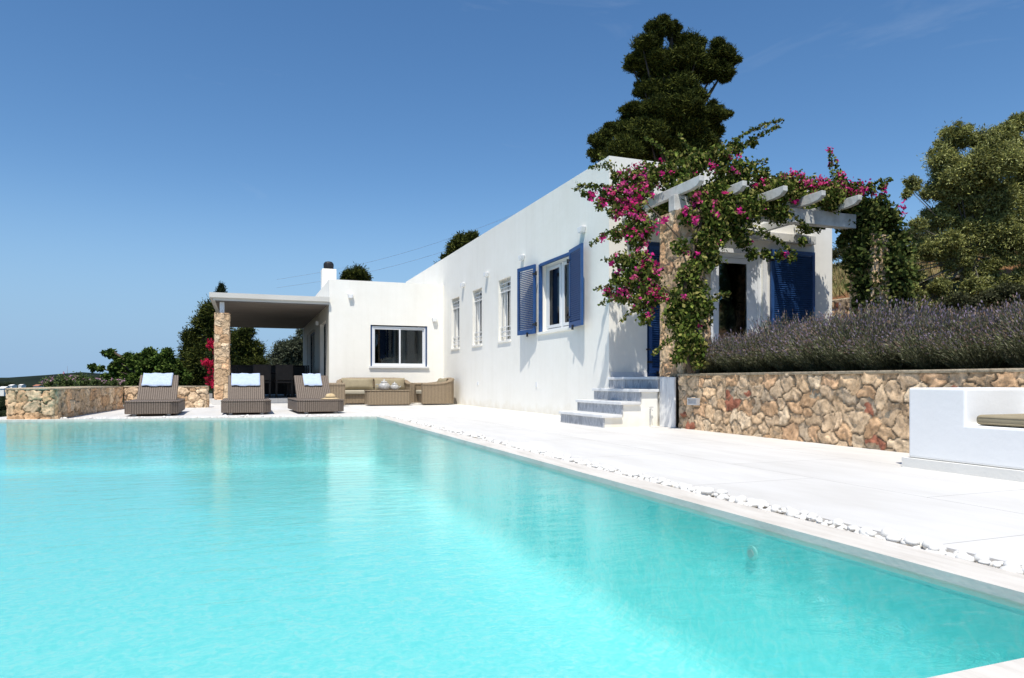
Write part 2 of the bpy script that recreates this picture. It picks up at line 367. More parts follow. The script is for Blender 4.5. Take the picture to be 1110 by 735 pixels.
STONE = [(.52,.43,.32),(.58,.49,.37),(.48,.38,.27),(.54,.45,.34),(.60,.53,.42),(.50,.37,.25),(.56,.41,.28),(.46,.39,.30),(.57,.46,.33)]
def relief(w, h, cell=.2, res=.014, seed=1, red=.04, depth=.035, square=.0):
    """rubble face: returns local (u, v, height, colour) grid"""
    rg = np.random.default_rng(seed)
    nu = max(4, int(w/res)); nv = max(4, int(h/res))
    U, V = np.meshgrid(np.linspace(0,w,nu+1), np.linspace(0,h,nv+1), indexing='ij')
    rows = max(1, round(h/(cell*.78))); rh = h/rows; S = []
    for r_ in range(-1, rows+1):
        x = -cell + rg.random()*cell
        while x < w+cell:
            cw = cell*(.65+rg.random()*.8)
            S.append((x+cw/2, (r_+.5)*rh + (rg.random()-.5)*rh*(.75-square*.6), cw))
            x += cw
    S = np.array(S)
    wu = U + (vnoise(U*8, V*8, seed+1)-.5)*.10 + (vnoise(U*25, V*25, seed+3)-.5)*.035
    wv = V + (vnoise(U*8+7, V*8+3, seed+2)-.5)*.10 + (vnoise(U*25, V*25, seed+4)-.5)*.035
    P = np.stack([wu.ravel(), wv.ravel()], 1)
    f1 = np.full(len(P), 9.); f2 = np.full(len(P), 9.); idx = np.zeros(len(P), int)
    pw = 2 + square*3
    for i, (sx, sy, cw) in enumerate(S):
        m = np.abs(P[:,0]-sx) < cell*2.6
        if not m.any(): continue
        d = (np.abs((P[m,0]-sx)/(cw/cell))**pw + np.abs((P[m,1]-sy)*1.15)**pw)**(1/pw)
        a = f1[m]; b = f2[m]; ii = idx[m]
        nb = np.where(d < a, a, np.minimum(b, d)); ni = np.where(d < a, i, ii)
        f1[m] = np.minimum(a, d); f2[m] = nb; idx[m] = ni
    e = np.clip((f2-f1)/.024, 0, 1); e = e*e*(3-2*e)
    tone = rg.random(len(S)); ch = rg.integers(0, len(STONE), len(S)); isred = rg.random(len(S)) < red
    pal = np.array(STONE)[ch]*(1.02+.34*tone)[:,None]*np.array((1.12,.99,.88))
    pal[isred] = np.array((.42,.17,.11))
    hgt = e*(depth*.6 + depth*.6*tone[idx]) + (vnoise(P[:,0]*14, P[:,1]*14, seed+5)-.5)*.03*e + (vnoise(P[:,0]*38, P[:,1]*38, seed+6)-.5)*.014
    n2 = vnoise(P[:,0]*30, P[:,1]*30, seed+8)[:,None]; n3 = vnoise(P[:,0]*6, P[:,1]*6, seed+9)[:,None]
    C = pal[idx]*(.72+.5*n2)
    # red only blotches on red stones
    C = np.where(isred[idx][:,None] & (n3 < .62), np.array((.54,.42,.30))*(.8+.4*n2), C)
    gapc = np.array((.27,.20,.13))
    C = C*e[:,None] + gapc*(1-e[:,None])
    return nu, nv, U.ravel(), V.ravel(), hgt, C
def stone_panels(name, panels, extra=None, parent=None, **kw):
    """panels: list of (origin, udir, normal, w, h, seed, opts); extra: MB of plain pieces (core, cap) - one mesh"""
    Vs=[]; Fs=[]; Cs=[]; off=0
    for (o, u, nrm, w, h, seed, opt) in panels:
        k = dict(kw); k.update(opt)
        nu, nv, U, V, H, C = relief(w, h, seed=seed, **k)
        edge = np.clip(np.minimum(np.minimum(U, w-U)/.02, 1), 0, 1)
        H = H*edge
        o = np.array(o); u = np.array(u, float); u /= np.linalg.norm(u); nrm = np.array(nrm, float); nrm /= np.linalg.norm(nrm)
        Pt = o + U[:,None]*u + V[:,None]*np.array((0,0,1.)) + H[:,None]*nrm
        i, j = np.meshgrid(np.arange(nu), np.arange(nv), indexing='ij'); a = (i*(nv+1)+j).ravel()
        q = np.stack([a, a+nv+1, a+nv+2, a+1], 1)
        if np.dot(np.cross(u, (0,0,1)), nrm) < 0: q = q[:, ::-1]
        Vs.append(Pt); Fs.append(q+off); Cs.append(C); off += len(Pt)
    if extra:
        v = np.array(extra.v); f = np.array([x for x in extra.f if len(x)==4]); c = np.tile(np.array((.50,.42,.31)), (len(v),1))
        Vs.append(v); Fs.append(f+off); Cs.append(c)
    return np_mesh(name, np.vstack(Vs), np.vstack(Fs), np.vstack(Cs), M['stone'], parent)

def wall_mesh(mb, axis, c0, c1, a0, a1, z0, z1, holes):
    """wall slab with rectangular openings. axis 'x': slab between x=c0..c1 spanning y a0..a1; axis 'y' likewise"""
    As = sorted({a0, a1, *[h[0] for h in holes], *[h[1] for h in holes]}); Zs = sorted({z0, z1, *[h[2] for h in holes], *[h[3] for h in holes]})
    na, nz = len(As)-1, len(Zs)-1
    def solid(i, j):
        if i < 0 or j < 0 or i >= na or j >= nz: return False
        a = (As[i]+As[i+1])/2; z = (Zs[j]+Zs[j+1])/2
        return not any(h[0] < a < h[1] and h[2] < z < h[3] for h in holes)
    P = (lambda c, a, z: (c, a, z)) if axis == 'x' else (lambda c, a, z: (a, c, z))
    idx = {}; vs = []; fs = []
    def vi(c, i, j):
        k = (c, i, j)
        if k not in idx: idx[k] = len(vs); vs.append(P((c0, c1)[c], As[i], Zs[j]))
        return idx[k]
    for i in range(na):
        for j in range(nz):
            if not solid(i, j): continue
            fs.append([vi(0,i,j), vi(0,i,j+1), vi(0,i+1,j+1), vi(0,i+1,j)]); fs.append([vi(1,i,j), vi(1,i+1,j), vi(1,i+1,j+1), vi(1,i,j+1)])
            if not solid(i-1,j): fs.append([vi(0,i,j), vi(1,i,j), vi(1,i,j+1), vi(0,i,j+1)])
            if not solid(i+1,j): fs.append([vi(0,i+1,j), vi(0,i+1,j+1), vi(1,i+1,j+1), vi(1,i+1,j)])
            if not solid(i,j-1): fs.append([vi(0,i,j), vi(0,i+1,j), vi(1,i+1,j), vi(1,i,j)])
            if not solid(i,j+1): fs.append([vi(0,i,j+1), vi(1,i,j+1), vi(1,i+1,j+1), vi(0,i+1,j+1)])
    if axis == 'y': fs = [f[::-1] for f in fs]
    mb.add(vs, fs); return mb
def frame(mb, axis, c0, c1, a0, a1, z0, z1, t):
    """rectangular frame, four bars butted end to end"""
    def bx(x0, x1, q0, q1):
        if axis == 'x': mb.box(c0, c1, x0, x1, q0, q1)
        else: mb.box(x0, x1, c0, c1, q0, q1)
    bx(a0, a0+t, z0, z1); bx(a1-t, a1, z0, z1); bx(a0+t, a1-t, z0, z0+t); bx(a0+t, a1-t, z1-t, z1); return mb

# ---------------------------------------------------------------- foliage
def unit(n, rg):
    v = rg.normal(size=(n,3)); return v/np.linalg.norm(v, axis=1)[:,None]
def leaves_at(P, L, W, col, rg, D=None, jit=.35, up=0.0):
    """rhombus leaves centred on P; L,W arrays or numbers; col (n,3)"""
    n = len(P)
    d = unit(n, rg) if D is None else D + rg.normal(size=(n,3))*jit
    d[:,2] += up; d /= np.linalg.norm(d, axis=1)[:,None]
    s = np.cross(d, unit(n, rg)); s /= (np.linalg.norm(s, axis=1)[:,None]+1e-9)
    L = (L*(.7+.6*rg.random(n)))[:,None]; W = (W*(.7+.6*rg.random(n)))[:,None]
    V = np.stack([P-d*L/2, P+s*W/2+d*L*.05, P+d*L/2, P-s*W/2+d*L*.05], 1).reshape(-1,3)
    F = np.arange(4*n).reshape(-1,4)
    C = np.repeat(col, 4, axis=0)
    return V, F, C
def blob_points(blobs, dens, rg, shell=.55, squash=.85):
    """blobs: (Vector, radius). Points in the outer shells of lumpy balls, with shell depth 0..1"""
    P=[]; T=[]; K=[]
    for k, (c, r) in enumerate(blobs):
        n = max(6, int(dens*r*r))
        d = unit(n, rg); rr = r*(shell + (1-shell)*rg.random(n)**.6)
        lump = 1 + .22*np.sin(d[:,0]*7+k)*np.sin(d[:,1]*6+2*k)*np.cos(d[:,2]*8+k*1.7) + .1*np.sin(d[:,0]*17+k)*np.sin(d[:,2]*15)
        rr = rr*(1+.55*rg.random(n)**5)
        q = np.array(c) + d*(rr*lump)[:,None]*np.array((1,1,squash))
        P.append(q); T.append(rr/r); K.append(np.full(n, k))
    return np.vstack(P), np.concatenate(T), np.concatenate(K)
def core_blobs(blobs, k, col, squash=.85):
    import bmesh
    Vs=[]; Fs=[]; off=0
    # low lat-long balls as quads
    nu, nv = 10, 6
    for i, (c, r) in enumerate(blobs):
        vs = []
        for a in range(nv+1):
            th = math.pi*a/nv
            for b in range(nu):
                ph = 2*math.pi*b/nu
                rr = r*k*(1+.25*math.sin(3*ph+i)*math.sin(2*th+i*2))
                vs.append((c[0]+rr*math.sin(th)*math.cos(ph), c[1]+rr*math.sin(th)*math.sin(ph), c[2]+rr*math.cos(th)*squash))
        Vs.append(np.array(vs))
        q = [(a*nu+b, (a+1)*nu+b, (a+1)*nu+(b+1)%nu, a*nu+(b+1)%nu) for a in range(nv) for b in range(nu)]
        Fs.append(np.array(q)+off); off += len(vs)
    V = np.vstack(Vs); return V, np.vstack(Fs), np.tile(np.array(col), (len(V),1))
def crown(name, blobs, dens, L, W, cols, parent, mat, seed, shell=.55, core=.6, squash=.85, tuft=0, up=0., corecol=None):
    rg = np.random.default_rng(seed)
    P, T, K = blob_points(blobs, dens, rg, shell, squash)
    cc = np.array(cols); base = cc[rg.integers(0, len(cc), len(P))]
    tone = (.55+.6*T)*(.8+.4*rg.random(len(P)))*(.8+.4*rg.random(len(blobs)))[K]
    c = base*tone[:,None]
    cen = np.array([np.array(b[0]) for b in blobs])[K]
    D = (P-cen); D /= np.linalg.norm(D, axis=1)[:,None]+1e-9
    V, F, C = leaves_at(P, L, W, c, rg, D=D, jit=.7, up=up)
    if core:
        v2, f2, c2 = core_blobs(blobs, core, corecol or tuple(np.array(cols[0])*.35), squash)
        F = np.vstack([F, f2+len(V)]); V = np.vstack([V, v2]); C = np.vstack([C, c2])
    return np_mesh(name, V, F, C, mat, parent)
def trunk_part(parent, pts, rad, mat='bark', name='trunk', branches=()):
    m = MB(); m.tube(pts, rad, 8)
    for p, r in branches: m.tube(p, r, 5)
    return m.build(name, M[mat], parent, smooth=True)
def local(root, v): return Vector(v) - root.location

# ================================================================ SETTING
# ---- ground sheet
def terr(X, Y):
    n = lambda s, k=0: vnoise(X/s+50+k, Y/s+50+k, 3+k)-.5
    # upper side of the hill, right of the retaining wall
    hi = np.where(X < 11.35, .66, 2.15 + .27*np.minimum(X-11.35, 15) + .05*np.clip(X-26, 0, 60))
    lo = .66 + .31*np.clip(X-8.9, 0, 17) + .05*np.clip(X-26, 0, 60)
    bl_ = np.clip((Y-9.4)/.8, 0, 1); rough = np.clip((X-8.9)/1.5, 0, 1)
    up = lo*(1-bl_) + hi*bl_ + rough*(n(3.)*.35+n(.9)*.12) + n(.8)*.03
    base = np.full_like(X, -1.75)
    back = np.full_like(X, -.1)
    z = np.where(X > 5.42, up, np.where(Y > 13.0, np.where(Y > 19.0, back, base), base))
    # fall away on the left, far and near sides
    d = np.maximum.reduce([-(X+4.6), (Y-33)*np.where(X < 12, 1, .25), (-Y-8)*.6])
    d = np.clip(d, 0, None)
    fall = np.minimum(d*.45, 12) + np.clip(d-26, 0, 200)*.2 + n(9., 2)*np.clip(d*.15, 0, 3)
    z = z - fall
    # ridge far off
    dist = np.hypot(X, Y); fwd = X*sT+Y*cT; lat = (X*cT-Y*sT)/np.maximum(fwd, 1)*FPX+555
    target = CH + (2.2 + 6.5*np.exp(-((lat-88)/38)**2) + 3*np.exp(-((lat-300)/160)**2) + 1.0*np.sin(lat/19.))*dist/FPX
    w = np.clip((dist-300)/600, 0, 1); w = w*w*(3-2*w)
    z = z*(1-w) + target*w
    w2 = np.clip((dist-1050)/900, 0, 1)
    z = z*(1-w2) + (-70)*w2
    return z
def axis_pts(lo, hi, fine0, fine1, step, far):
    a = list(np.arange(fine0, fine1, step)); s = step; x = fine1
    while x < far: a.append(x); s *= 1.18; x += s
    s = step; x = fine0 - step; b = []
    while x > -far: b.append(x); s *= 1.18; x -= s
    return np.array(b[::-1] + a)
xs = np.sort(np.concatenate([axis_pts(0,0,-8,30,.6,2600), [5.40,5.43,11.34,11.37]])); ys = axis_pts(0,0,-6,40,.7,2600)
GX, GY = np.meshgrid(xs, ys, indexing='ij'); GZ = terr(GX, GY)
nx, ny = len(xs), len(ys)
i, j = np.meshgrid(np.arange(nx-1), np.arange(ny-1), indexing='ij'); a = (i*ny+j).ravel()
Fq = np.stack([a, a+ny, a+ny+1, a+1], 1)
C = np.tile(np.array((.013,.020,.011)), (nx*ny,1))
dry = (GX > 5.4) & (np.hypot(GX,GY) < 90)
n1 = vnoise(GX/1.7+9, GY/1.7+9, 8).ravel()[:,None]
C = np.where(dry.ravel()[:,None], np.where(n1 > .62, np.array((.26,.12,.06)), np.where(n1 > .3, np.array((.20,.16,.07)), np.array((.10,.11,.035)))), C)
C = np.where(((GX > 5.4) & (GX < 11.35)).ravel()[:,None], np.array((.13,.09,.06)), C)
ground = np_mesh('ground', np.stack([GX.ravel(), GY.ravel(), GZ.ravel()], 1), Fq, C, M['ground'], smooth=True)
tag(ground, kind='structure')
s = MB(); s.add([(-60000,-60000,-70.5),(60000,-60000,-70.5),(60000,60000,-70.5),(-60000,60000,-70.5)], [(0,1,2,3)])
tag(s.build('sea', M['sea']), kind='structure')

# ---- pool, coping, deck
WZ = -.03
PX = 2.125
pool = [(PX,1.055),(PX,12.25),(-2.87,13.12),(-3.7,13.25),(-5.4,10.2),(-5.4,1.055)]
def offset_poly(poly, d):
    n = len(poly); out = []
    for k in range(n):
        p0 = Vector(poly[k-1]); p1 = Vector(poly[k]); p2 = Vector(poly[(k+1)%n])
        e1 = (p1-p0).normalized(); e2 = (p2-p1).normalized()
        n1 = Vector((e1.y,-e1.x)); n2 = Vector((e2.y,-e2.x))
        b = (n1+n2).normalized(); out.append(tuple(p1 + b*d/max(.3, b.dot(n1))))
    return out
pc = offset_poly(pool, .195)     # coping outer edge
pg = offset_poly(pool, .315)     # gutter outer edge
def ring(mb, A, B, z, skip=()):
    n = len(A)
    for k in range(n):
        if k in skip: continue
        mb.add([(*A[k],z),(*B[k],z),(*B[(k+1)%n],z),(*A[(k+1)%n],z)], [(0,1,2,3)])
def skirt(mb, A, z0, z1, flip=False, skip=()):
    n = len(A)
    for k in range(n):
        if k in skip: continue
        f = (0,1,2,3) if not flip else (3,2,1,0)
        mb.add([(*A[k],z0),(*A[(k+1)%n],z0),(*A[(k+1)%n],z1),(*A[k],z1)], [f])
sh = MB(); RC = .16; ZB = -.82; prof_ = [(0,-.05),(0,ZB+RC)] + [(RC*(1-math.cos(a_*math.pi/16)), ZB+RC*(1-math.sin(a_*math.pi/16))) for a_ in range(1,9)]
loops = [offset_poly(pool, -d_) if d_ else pool for d_, z_ in prof_]
for q in range(len(prof_)-1):
    for k in range(len(pool)):
        A_, B_ = loops[q], loops[q+1]; k2 = (k+1)%len(pool)
        sh.add([(*A_[k],prof_[q][1]),(*A_[k2],prof_[q][1]),(*B_[k2],prof_[q+1][1]),(*B_[k],prof_[q+1][1])], [(3,2,1,0)])
sh.add([(x,y,ZB) for x,y in loops[-1]], [tuple(range(len(pool)))])
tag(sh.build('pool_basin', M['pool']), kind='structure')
wm = MB(); ins = offset_poly(pool, -.001); wm.add([(x,y,WZ) for x,y in ins], [tuple(range(len(ins)))])
tag(wm.build('water', M['water']), kind='structure')
cp = MB(); inn = offset_poly(pool, -.004)
ring(cp, inn, pc, 0.002); skirt(cp, inn, -.05, .002, flip=True); ring(cp, inn, pool, -.05); skirt(cp, pc, -.07, .002)
tag(cp.build('pool_coping', M['coping']), kind='structure')
gt = MB(); ring(gt, pc, pg, -.028)
tag(gt.build('pebble_gutter', M['gutter']), kind='structure')
dk = MB()
L0 = -4.05
outer = [(5.9,-6),(5.9,30),(L0,30),(L0,14.9),(L0-.1,13.9),(L0+.1,-6)]
# deck sheet as quads between the gutter and the outer outline
o2 = [(5.9,-6),(5.9,30),(-1.5,30),(-4.05,13.75),(-5.95,10.2),(-5.95,-6)]
n = len(pg)
for k in range(n):
    A0, A1 = pg[k], pg[(k+1)%n]; B0, B1 = o2[k], o2[(k+1)%n]
    dk.add([(*A0,0),(*B0,0),(*B1,0),(*A1,0)], [(0,1,2,3)])
skirt(dk, pg, -.05, 0, flip=True)
skirt(dk, o2, -1.8, 0)
tag(dk.build('pool_deck', M['deck']), kind='structure')

# ---- pebbles: the 300 that show largest are things, the rest one heap
import bmesh
def pebble_mesh(seed):
    rg = random.Random(seed)
    bm = bmesh.new(); bmesh.ops.create_icosphere(bm, subdivisions=2, radius=1)
    a, b_, c_ = rg.random()*6, rg.random()*6, rg.random()*6
    for v in bm.verts:
        k = 1+.16*math.sin(v.co.x*2.3+a)+.12*math.sin(v.co.y*2.9+b_)+.08*math.sin(v.co.z*3+c_); v.co *= k
        v.co.z *= .78; v.co.x *= 1.25
    me = bpy.data.meshes.new('pebble'); bm.to_mesh(me); bm.free(); me.materials.append(M['pebble'])
    me.polygons.foreach_set('use_smooth', [True]*len(me.polygons)); return me
PM = [pebble_mesh(k) for k in range(8)]
spots = []
rp = random.Random(3)
y = 1.0
while y < 12.4:
    for _ in range(5 if y < 6 else 4):
        spots.append((PX+.195+.017+rp.random()*.088, y+rp.random()*.03, .0115+rp.random()**3*.017))
    y += .036 if y < 6 else .045
for k in (1,):   # along the far edge
    A = Vector(pc[1]); B = Vector(pc[2]); Ld = (B-A).length; d = (B-A).normalized(); nn = Vector((d.y,-d.x)); t = .05
    while t < Ld:
        p = A + d*t + nn*(.015+rp.random()*.09); spots.append((p.x, p.y, .014+rp.random()**2*.016)); t += .028
spots.sort(key=lambda s: s[1])
pl = 'white rounded pebble in the drain channel along the pool coping'
rest = MB()
for k, (x, y, r) in enumerate(spots):
    rot = Matrix.Rotation(rp.random()*6.28, 4, 'Z') @ Matrix.Rotation((rp.random()-.5)*.7, 4, 'X')
    z = -.030 + r*.6 + .030*rp.random()
    sx = r*(.85+.4*rp.random())
    if k < 300:
        o = bpy.data.objects.new('pebble', PM[k%8]); COL.objects.link(o)
        o.matrix_world = Matrix.Translation((x,y,z)) @ rot @ Matrix.Diagonal((sx,r,r,1))
        tag(o, pl, 'pebble', 'white pebbles in the drain channel')
    else:
        me = PM[k%8]; mt = Matrix.Translation((x,y,z)) @ rot @ Matrix.Diagonal((sx,r,r,1))
        rest.add([mt @ v.co for v in me.vertices], [tuple(p.vertices) for p in me.polygons])
tag(rest.build('pebbles', M['pebble'], smooth=True), 'far run of small white pebbles filling the pool drain channel', 'pebbles', kind='stuff')

# ---- underwater fitting on the pool wall
M['pool_fitting'] = noisy('turquoise_fitting', (.30,.75,.72), (.40,.82,.78), 9, .5, .05)
t = empty('pool_inlet', (PX-.004, 2.55, -.15)); tag(t, 'small round inlet fitting set in the pool side wall under water', 'pool fitting')
m = MB(); m.tube([(0,0,0),(-.012,0,0)], .034, 20); m.build('cover_plate', M['pool_fitting'], t, bevel=.004)
m = MB(); m.tube([(-.013,0,0),(-.018,0,0)], .018, 16); m.build('nozzle', M['steel'], t)

# ================================================================ HOUSE
house = empty('house', (5.27, 9.65, 0)); tag(house, 'white flat roofed villa with blue shutters and a covered porch', 'house')
def H(mb, name, mat, parent=house, **kw):
    # geometry written in world coordinates, stored relative to the house
    q = parent
    off = Vector((0,0,0))
    while q: off += q.location; q = q.parent
    mb.v = [(v[0]-off.x, v[1]-off.y, v[2]-off.z) for v in mb.v]
    return mb.build(name, mat, parent, **kw)
XF, YE, YFAR = 5.27, 9.65, 19.45
SW = [(17.83,18.60),(15.93,16.68),(13.99,14.76)]
BW = (10.97, 12.42, 1.555, 2.855)
FD = (7.20, 8.22, .69, 2.76)     # french door opening (end wall)
D1 = (5.95, 6.86, .69, 2.85)
wl = MB(); wall_mesh(wl, 'x', XF, XF+.3, YE, 24.5, -.05, 4.12, [(a,b,1.505,2.86) for a,b in SW] + [BW])
H(wl, 'wall', M['plaster'])
wl = MB(); wall_mesh(wl, 'y', YE, YE+.3, XF+.3, 9.75, -.05, 4.12, [FD, D1]); H(wl, 'wall', M['plaster'])
wl = MB(); wl.box(9.45, 9.75, YE+.3, 24.5, -.05, 4.12); wl.box(XF+.3, 9.45, 24.2, 24.5, -.05, 4.12); H(wl, 'wall', M['plaster'])
rf = MB(); rf.box(XF+.3, 9.45, YE+.3, 24.2, 3.75, 3.9); H(rf, 'roof', M['plaster'])
fl = MB(); fl.box(XF+.3, 9.45, YE+.3, 24.2, .55, .68); H(fl, 'floor', M['dark_int'])
pw = MB(); pw.box(XF+.3, 9.45, 14.0-.45, 13.65, .68, 3.75); H(pw, 'partition', M['int_wall'])
# far wing
FW = (3.20, 4.80, 1.03, 2.17)
wl = MB(); wall_mesh(wl, 'y', YFAR, YFAR+.3, 2.09, XF, -.05, 3.37, [FW]); H(wl, 'wall', M['plaster'])
wl = MB(); wall_mesh(wl, 'x', 2.09, 2.39, YFAR+.3, 28.6, -.05, 3.37, [(20.15,21.9,.14,2.32),(23.6,26.6,.14,2.32)]); H(wl, 'wall', M['plaster'])
wl = MB(); wall_mesh(wl, 'x', 2.078, 2.0895, YFAR+.02, 28.6, .14, 2.67, [(20.15,21.9,.14,2.32),(23.6,26.6,.14,2.32)]); H(wl, 'wall_shade_skin', M['porch_wall_shade'])  # thin skin over the white wall, carries the painted porch shade
wl = MB(); wl.box(2.39, XF, 28.3, 28.6, -.05, 3.37); wl.box(XF, XF+.3, 24.5, 28.6, -.05, 3.37); H(wl, 'wall', M['plaster'])
rf = MB(); rf.box(2.39, XF, YFAR+.3, 28.3, 3.0, 3.15); H(rf, 'roof', M['plaster'])
fl = MB(); fl.box(2.39, XF, YFAR+.3, 28.3, .0, .14); fl.box(2.39, XF-.003, 22.6, 22.75, .14, 3.0); H(fl, 'floor', M['dark_int'])
# chimney
ch = MB(); ch.box(2.36, 2.82, 24.0, 24.5, 3.15, 4.36); c_ = H(ch, 'chimney', M['plaster'], bevel=.01)
cc = MB(); cc.lathe([(.18,4.361),(.18,4.39),(.16,4.40),(.17,4.50),(.165,4.56),(.12,4.62),(.05,4.64)], (2.59,24.25,0), 18)
H(cc, 'chimney_cowl', M['black_iron'], c_, smooth=False)

def pane(mb, axis, c, a0, a1, z0, z1, name, parent):
    if axis == 'x': mb.box(c, c+.006, a0, a1, z0, z1)
    else: mb.box(a0, a1, c, c+.006, z0, z1)
    return H(mb, name, M['glass'], parent)
# three narrow windows with white bar grilles
for (a,b) in SW:
    f = MB(); frame(f, 'x', XF+.17, XF+.22, a, b, 1.505, 2.86, .05); w = H(f, 'window', M['pvc'])
    pane(MB(), 'x', XF+.19, a+.05, b-.05, 1.555, 2.81, 'pane', w)
    bl = MB(); bl.box(XF+.228, XF+.236, a+.03, b-.03, 1.54, 2.83); H(bl, 'roller_blind', M['white_paint'], w)
    g = MB()
    for z in (1.60,1.70,1.80,2.58,2.67,2.76): g.box(XF+.05, XF+.062, a+.003, b-.003, z, z+.016)
    k = 5
    for q in range(k):
        yy = a+.06+(b-a-.12)*q/(k-1); g.box(XF+.063, XF+.075, yy-.006, yy+.006, 1.507, 2.858)
        if q < k-1:
            ym = yy+(b-a-.12)/(k-1)/2
            for zc in (1.65, 2.63): g.tube([(XF+.056, ym+.05*math.cos(t_), zc+.06*math.sin(t_)) for t_ in [2*math.pi*u/10 for u in range(11)]], .005, 4)
    H(g, 'grille', M['white_paint'], w)
    sl = MB(); sl.box(XF-.025, XF+.17, a-.02, b+.02, 1.465, 1.503); H(sl, 'sill', M['plaster'], w)
# large shuttered window
a,b,z0,z1 = BW
f = MB(); frame(f, 'x', XF+.14, XF+.20, a+.002, b-.002, z0, z1-.002, .06); f.box(XF+.15, XF+.19, (a+b)/2-.04, (a+b)/2+.04, z0+.06, z1-.062)
bigw = H(f, 'window', M['pvc'])
f = MB(); frame(f, 'x', XF+.135, XF+.158, a+.08, (a+b)/2-.045, z0+.07, z1-.07, .055); frame(f, 'x', XF+.135, XF+.158, (a+b)/2+.045, b-.08, z0+.07, z1-.07, .055)
H(f, 'casement', M['pvc'], bigw)
pane(MB(), 'x', XF+.165, a+.06, b-.06, z0+.06, z1-.06, 'pane', bigw)
f = MB(); f.box(XF+.0-.012, XF+.05, b-.035, b+.015, z0, z1+.0); f.box(XF-.012, XF+.05, a-.015, b-.035, z1-.035, z1+.012); f.box(XF-.012, XF+.05, a-.015, a+.035, z0, z1-.035)
H(f, 'shutter_frame', M['blue'], bigw)
f = MB(); f.box(XF-.03, XF+.14, a-.03, b+.03, z0-.045, z0-.002); H(f, 'sill', M['plaster'], bigw)
cu = MB()
for kk in range(2):
    for q in range(10):
        yy = a+.10+q*.02+(kk*(b-a-.42)); cu.box(XF+.33+.02*(q%2), XF+.34+.02*(q%2), yy, yy+.021, z0-.02, z1)
H(cu, 'curtain', M['white_paint'], bigw)

def shutter(name, hinge, vec, w, z0, z1, parent, thick=.036, side=1, label=None):
    """louvred shutter leaf from a hinge point along unit vec"""
    vec = Vector((vec[0], vec[1], 0)).normalized(); nrm = Vector((0,0,1)).cross(vec)*side
    ob = Vector((hinge[0], hinge[1], 0))
    mt = Matrix(((vec.x, nrm.x, 0, ob.x),(vec.y, nrm.y, 0, ob.y),(0,0,1,0),(0,0,0,1)))
    m = MB(); t = .055
    m.box(0, t, 0, thick, z0, z1, mt); m.box(w-t, w, 0, thick, z0, z1, mt)
    m.box(t, w-t, 0, thick, z0, z0+.09, mt); m.box(t, w-t, 0, thick, z1-.07, z1, mt)
    zz = z0+.10
    while zz < z1-.10:
        lm = mt @ Matrix.Translation((0, thick/2, zz+.015)) @ Matrix.Rotation(R(38)*-side, 4, 'X')
        m.box(t, w-t, -.022, .022, -.004, .004, lm); zz += .036
    s_ = H(m, name, M['blue'], parent)
    if label: s_['label'] = label
    for zz in (z0+.16, z1-.20):
        h = MB(); h.box(-.045, .06, thick+.001, thick+.012, zz, zz+.035, mt); h.box(-.06, -.0451, thick-.02, thick+.02, zz-.02, zz+.055, mt)
        H(h, 'hinge', M['black_iron'], parent)
    h = MB(); h.box(w*.35, w*.35+.03, thick+.001, thick+.03, z0-.05, z0+.03, mt)
    H(h, 'shutter_catch', M['black_iron'], parent)
    return s_
shutter('shutter', (XF-.045, b+.06), (-.16,1), .66, z0-.02, z1+.015, bigw, side=1)
shutter('shutter', (XF-.045, a-.04), (-.13,-1), .66, z0-.02, z1+.015, bigw, side=-1)
# white stucco uplighters
for (yy, zz) in ((17.41,3.10),(15.49,3.10),(13.25,3.12),(10.52,3.14)):
    m = MB(); m.extr([(yy-.055,zz-.05),(yy+.055,zz-.05),(yy+.085,zz+.05),(yy-.085,zz+.05)], 'x', XF-.09, XF-.001); H(m, 'wall_lamp', M['plaster_bench'], bevel=.01)
for (xx, zz) in ((2.65,2.93),(5.0,2.36)):
    m = MB(); m.extr([(xx-.05,zz-.06),(xx+.05,zz-.06),(xx+.075,zz+.06),(xx-.075,zz+.06)], 'y', YFAR-.09, YFAR-.001); H(m, 'wall_lamp', M['plaster_bench'], bevel=.01)
# far wing sliding window
a,b,z0,z1 = FW
f = MB(); frame(f, 'y', YFAR+.03, YFAR+.10, a+.045, b-.045, z0+.002, z1-.035, .036)
wf = H(f, 'window', M['pvc'])
f = MB(); mid = (a+b)/2+.02
frame(f, 'y', YFAR+.04, YFAR+.065, a+.082, mid+.025, z0+.039, z1-.072, .042); frame(f, 'y', YFAR+.068, YFAR+.093, mid-.025, b-.082, z0+.039, z1-.072, .042)
H(f, 'sash', M['pvc'], wf)
pane(MB(), 'y', YFAR+.053, a+.12, mid-.015, z0+.078, z1-.11, 'pane', wf); pane(MB(), 'y', YFAR+.078, mid+.015, b-.12, z0+.078, z1-.11, 'pane', wf)
f = MB(); f.box(a+.022, a+.043, YFAR+.02, YFAR+.12, z0, z1-.002); f.box(b-.043, b-.014, YFAR+.02, YFAR+.12, z0, z1-.002); H(f, 'shutter_frame', M['blue'], wf)
f = MB(); f.box(a-.04, b+.04, YFAR-.05, YFAR+.02, z0-.05, z0-.002); H(f, 'sill', M['white_paint'], wf)
f = MB(); f.box(3.95, 4.02, YFAR+.6, YFAR+.7, .14, 2.6); f.box(4.2, 4.3, YFAR+.6, YFAR+.7, .14, 2.6)
f.box(2.5, 3.6, YFAR+1.6, YFAR+1.8, .14, 1.35); H(f, 'room_furniture', M['int_wall'], wf)
# electrical outlet and small fittings low on the facade
m = MB(); m.box(XF-.012, XF-.001, 16.20, 16.28, .52, .60); m.box(XF-.014, XF-.001, 12.52, 12.58, .50, .60); H(m, 'outlet', M['pvc'])
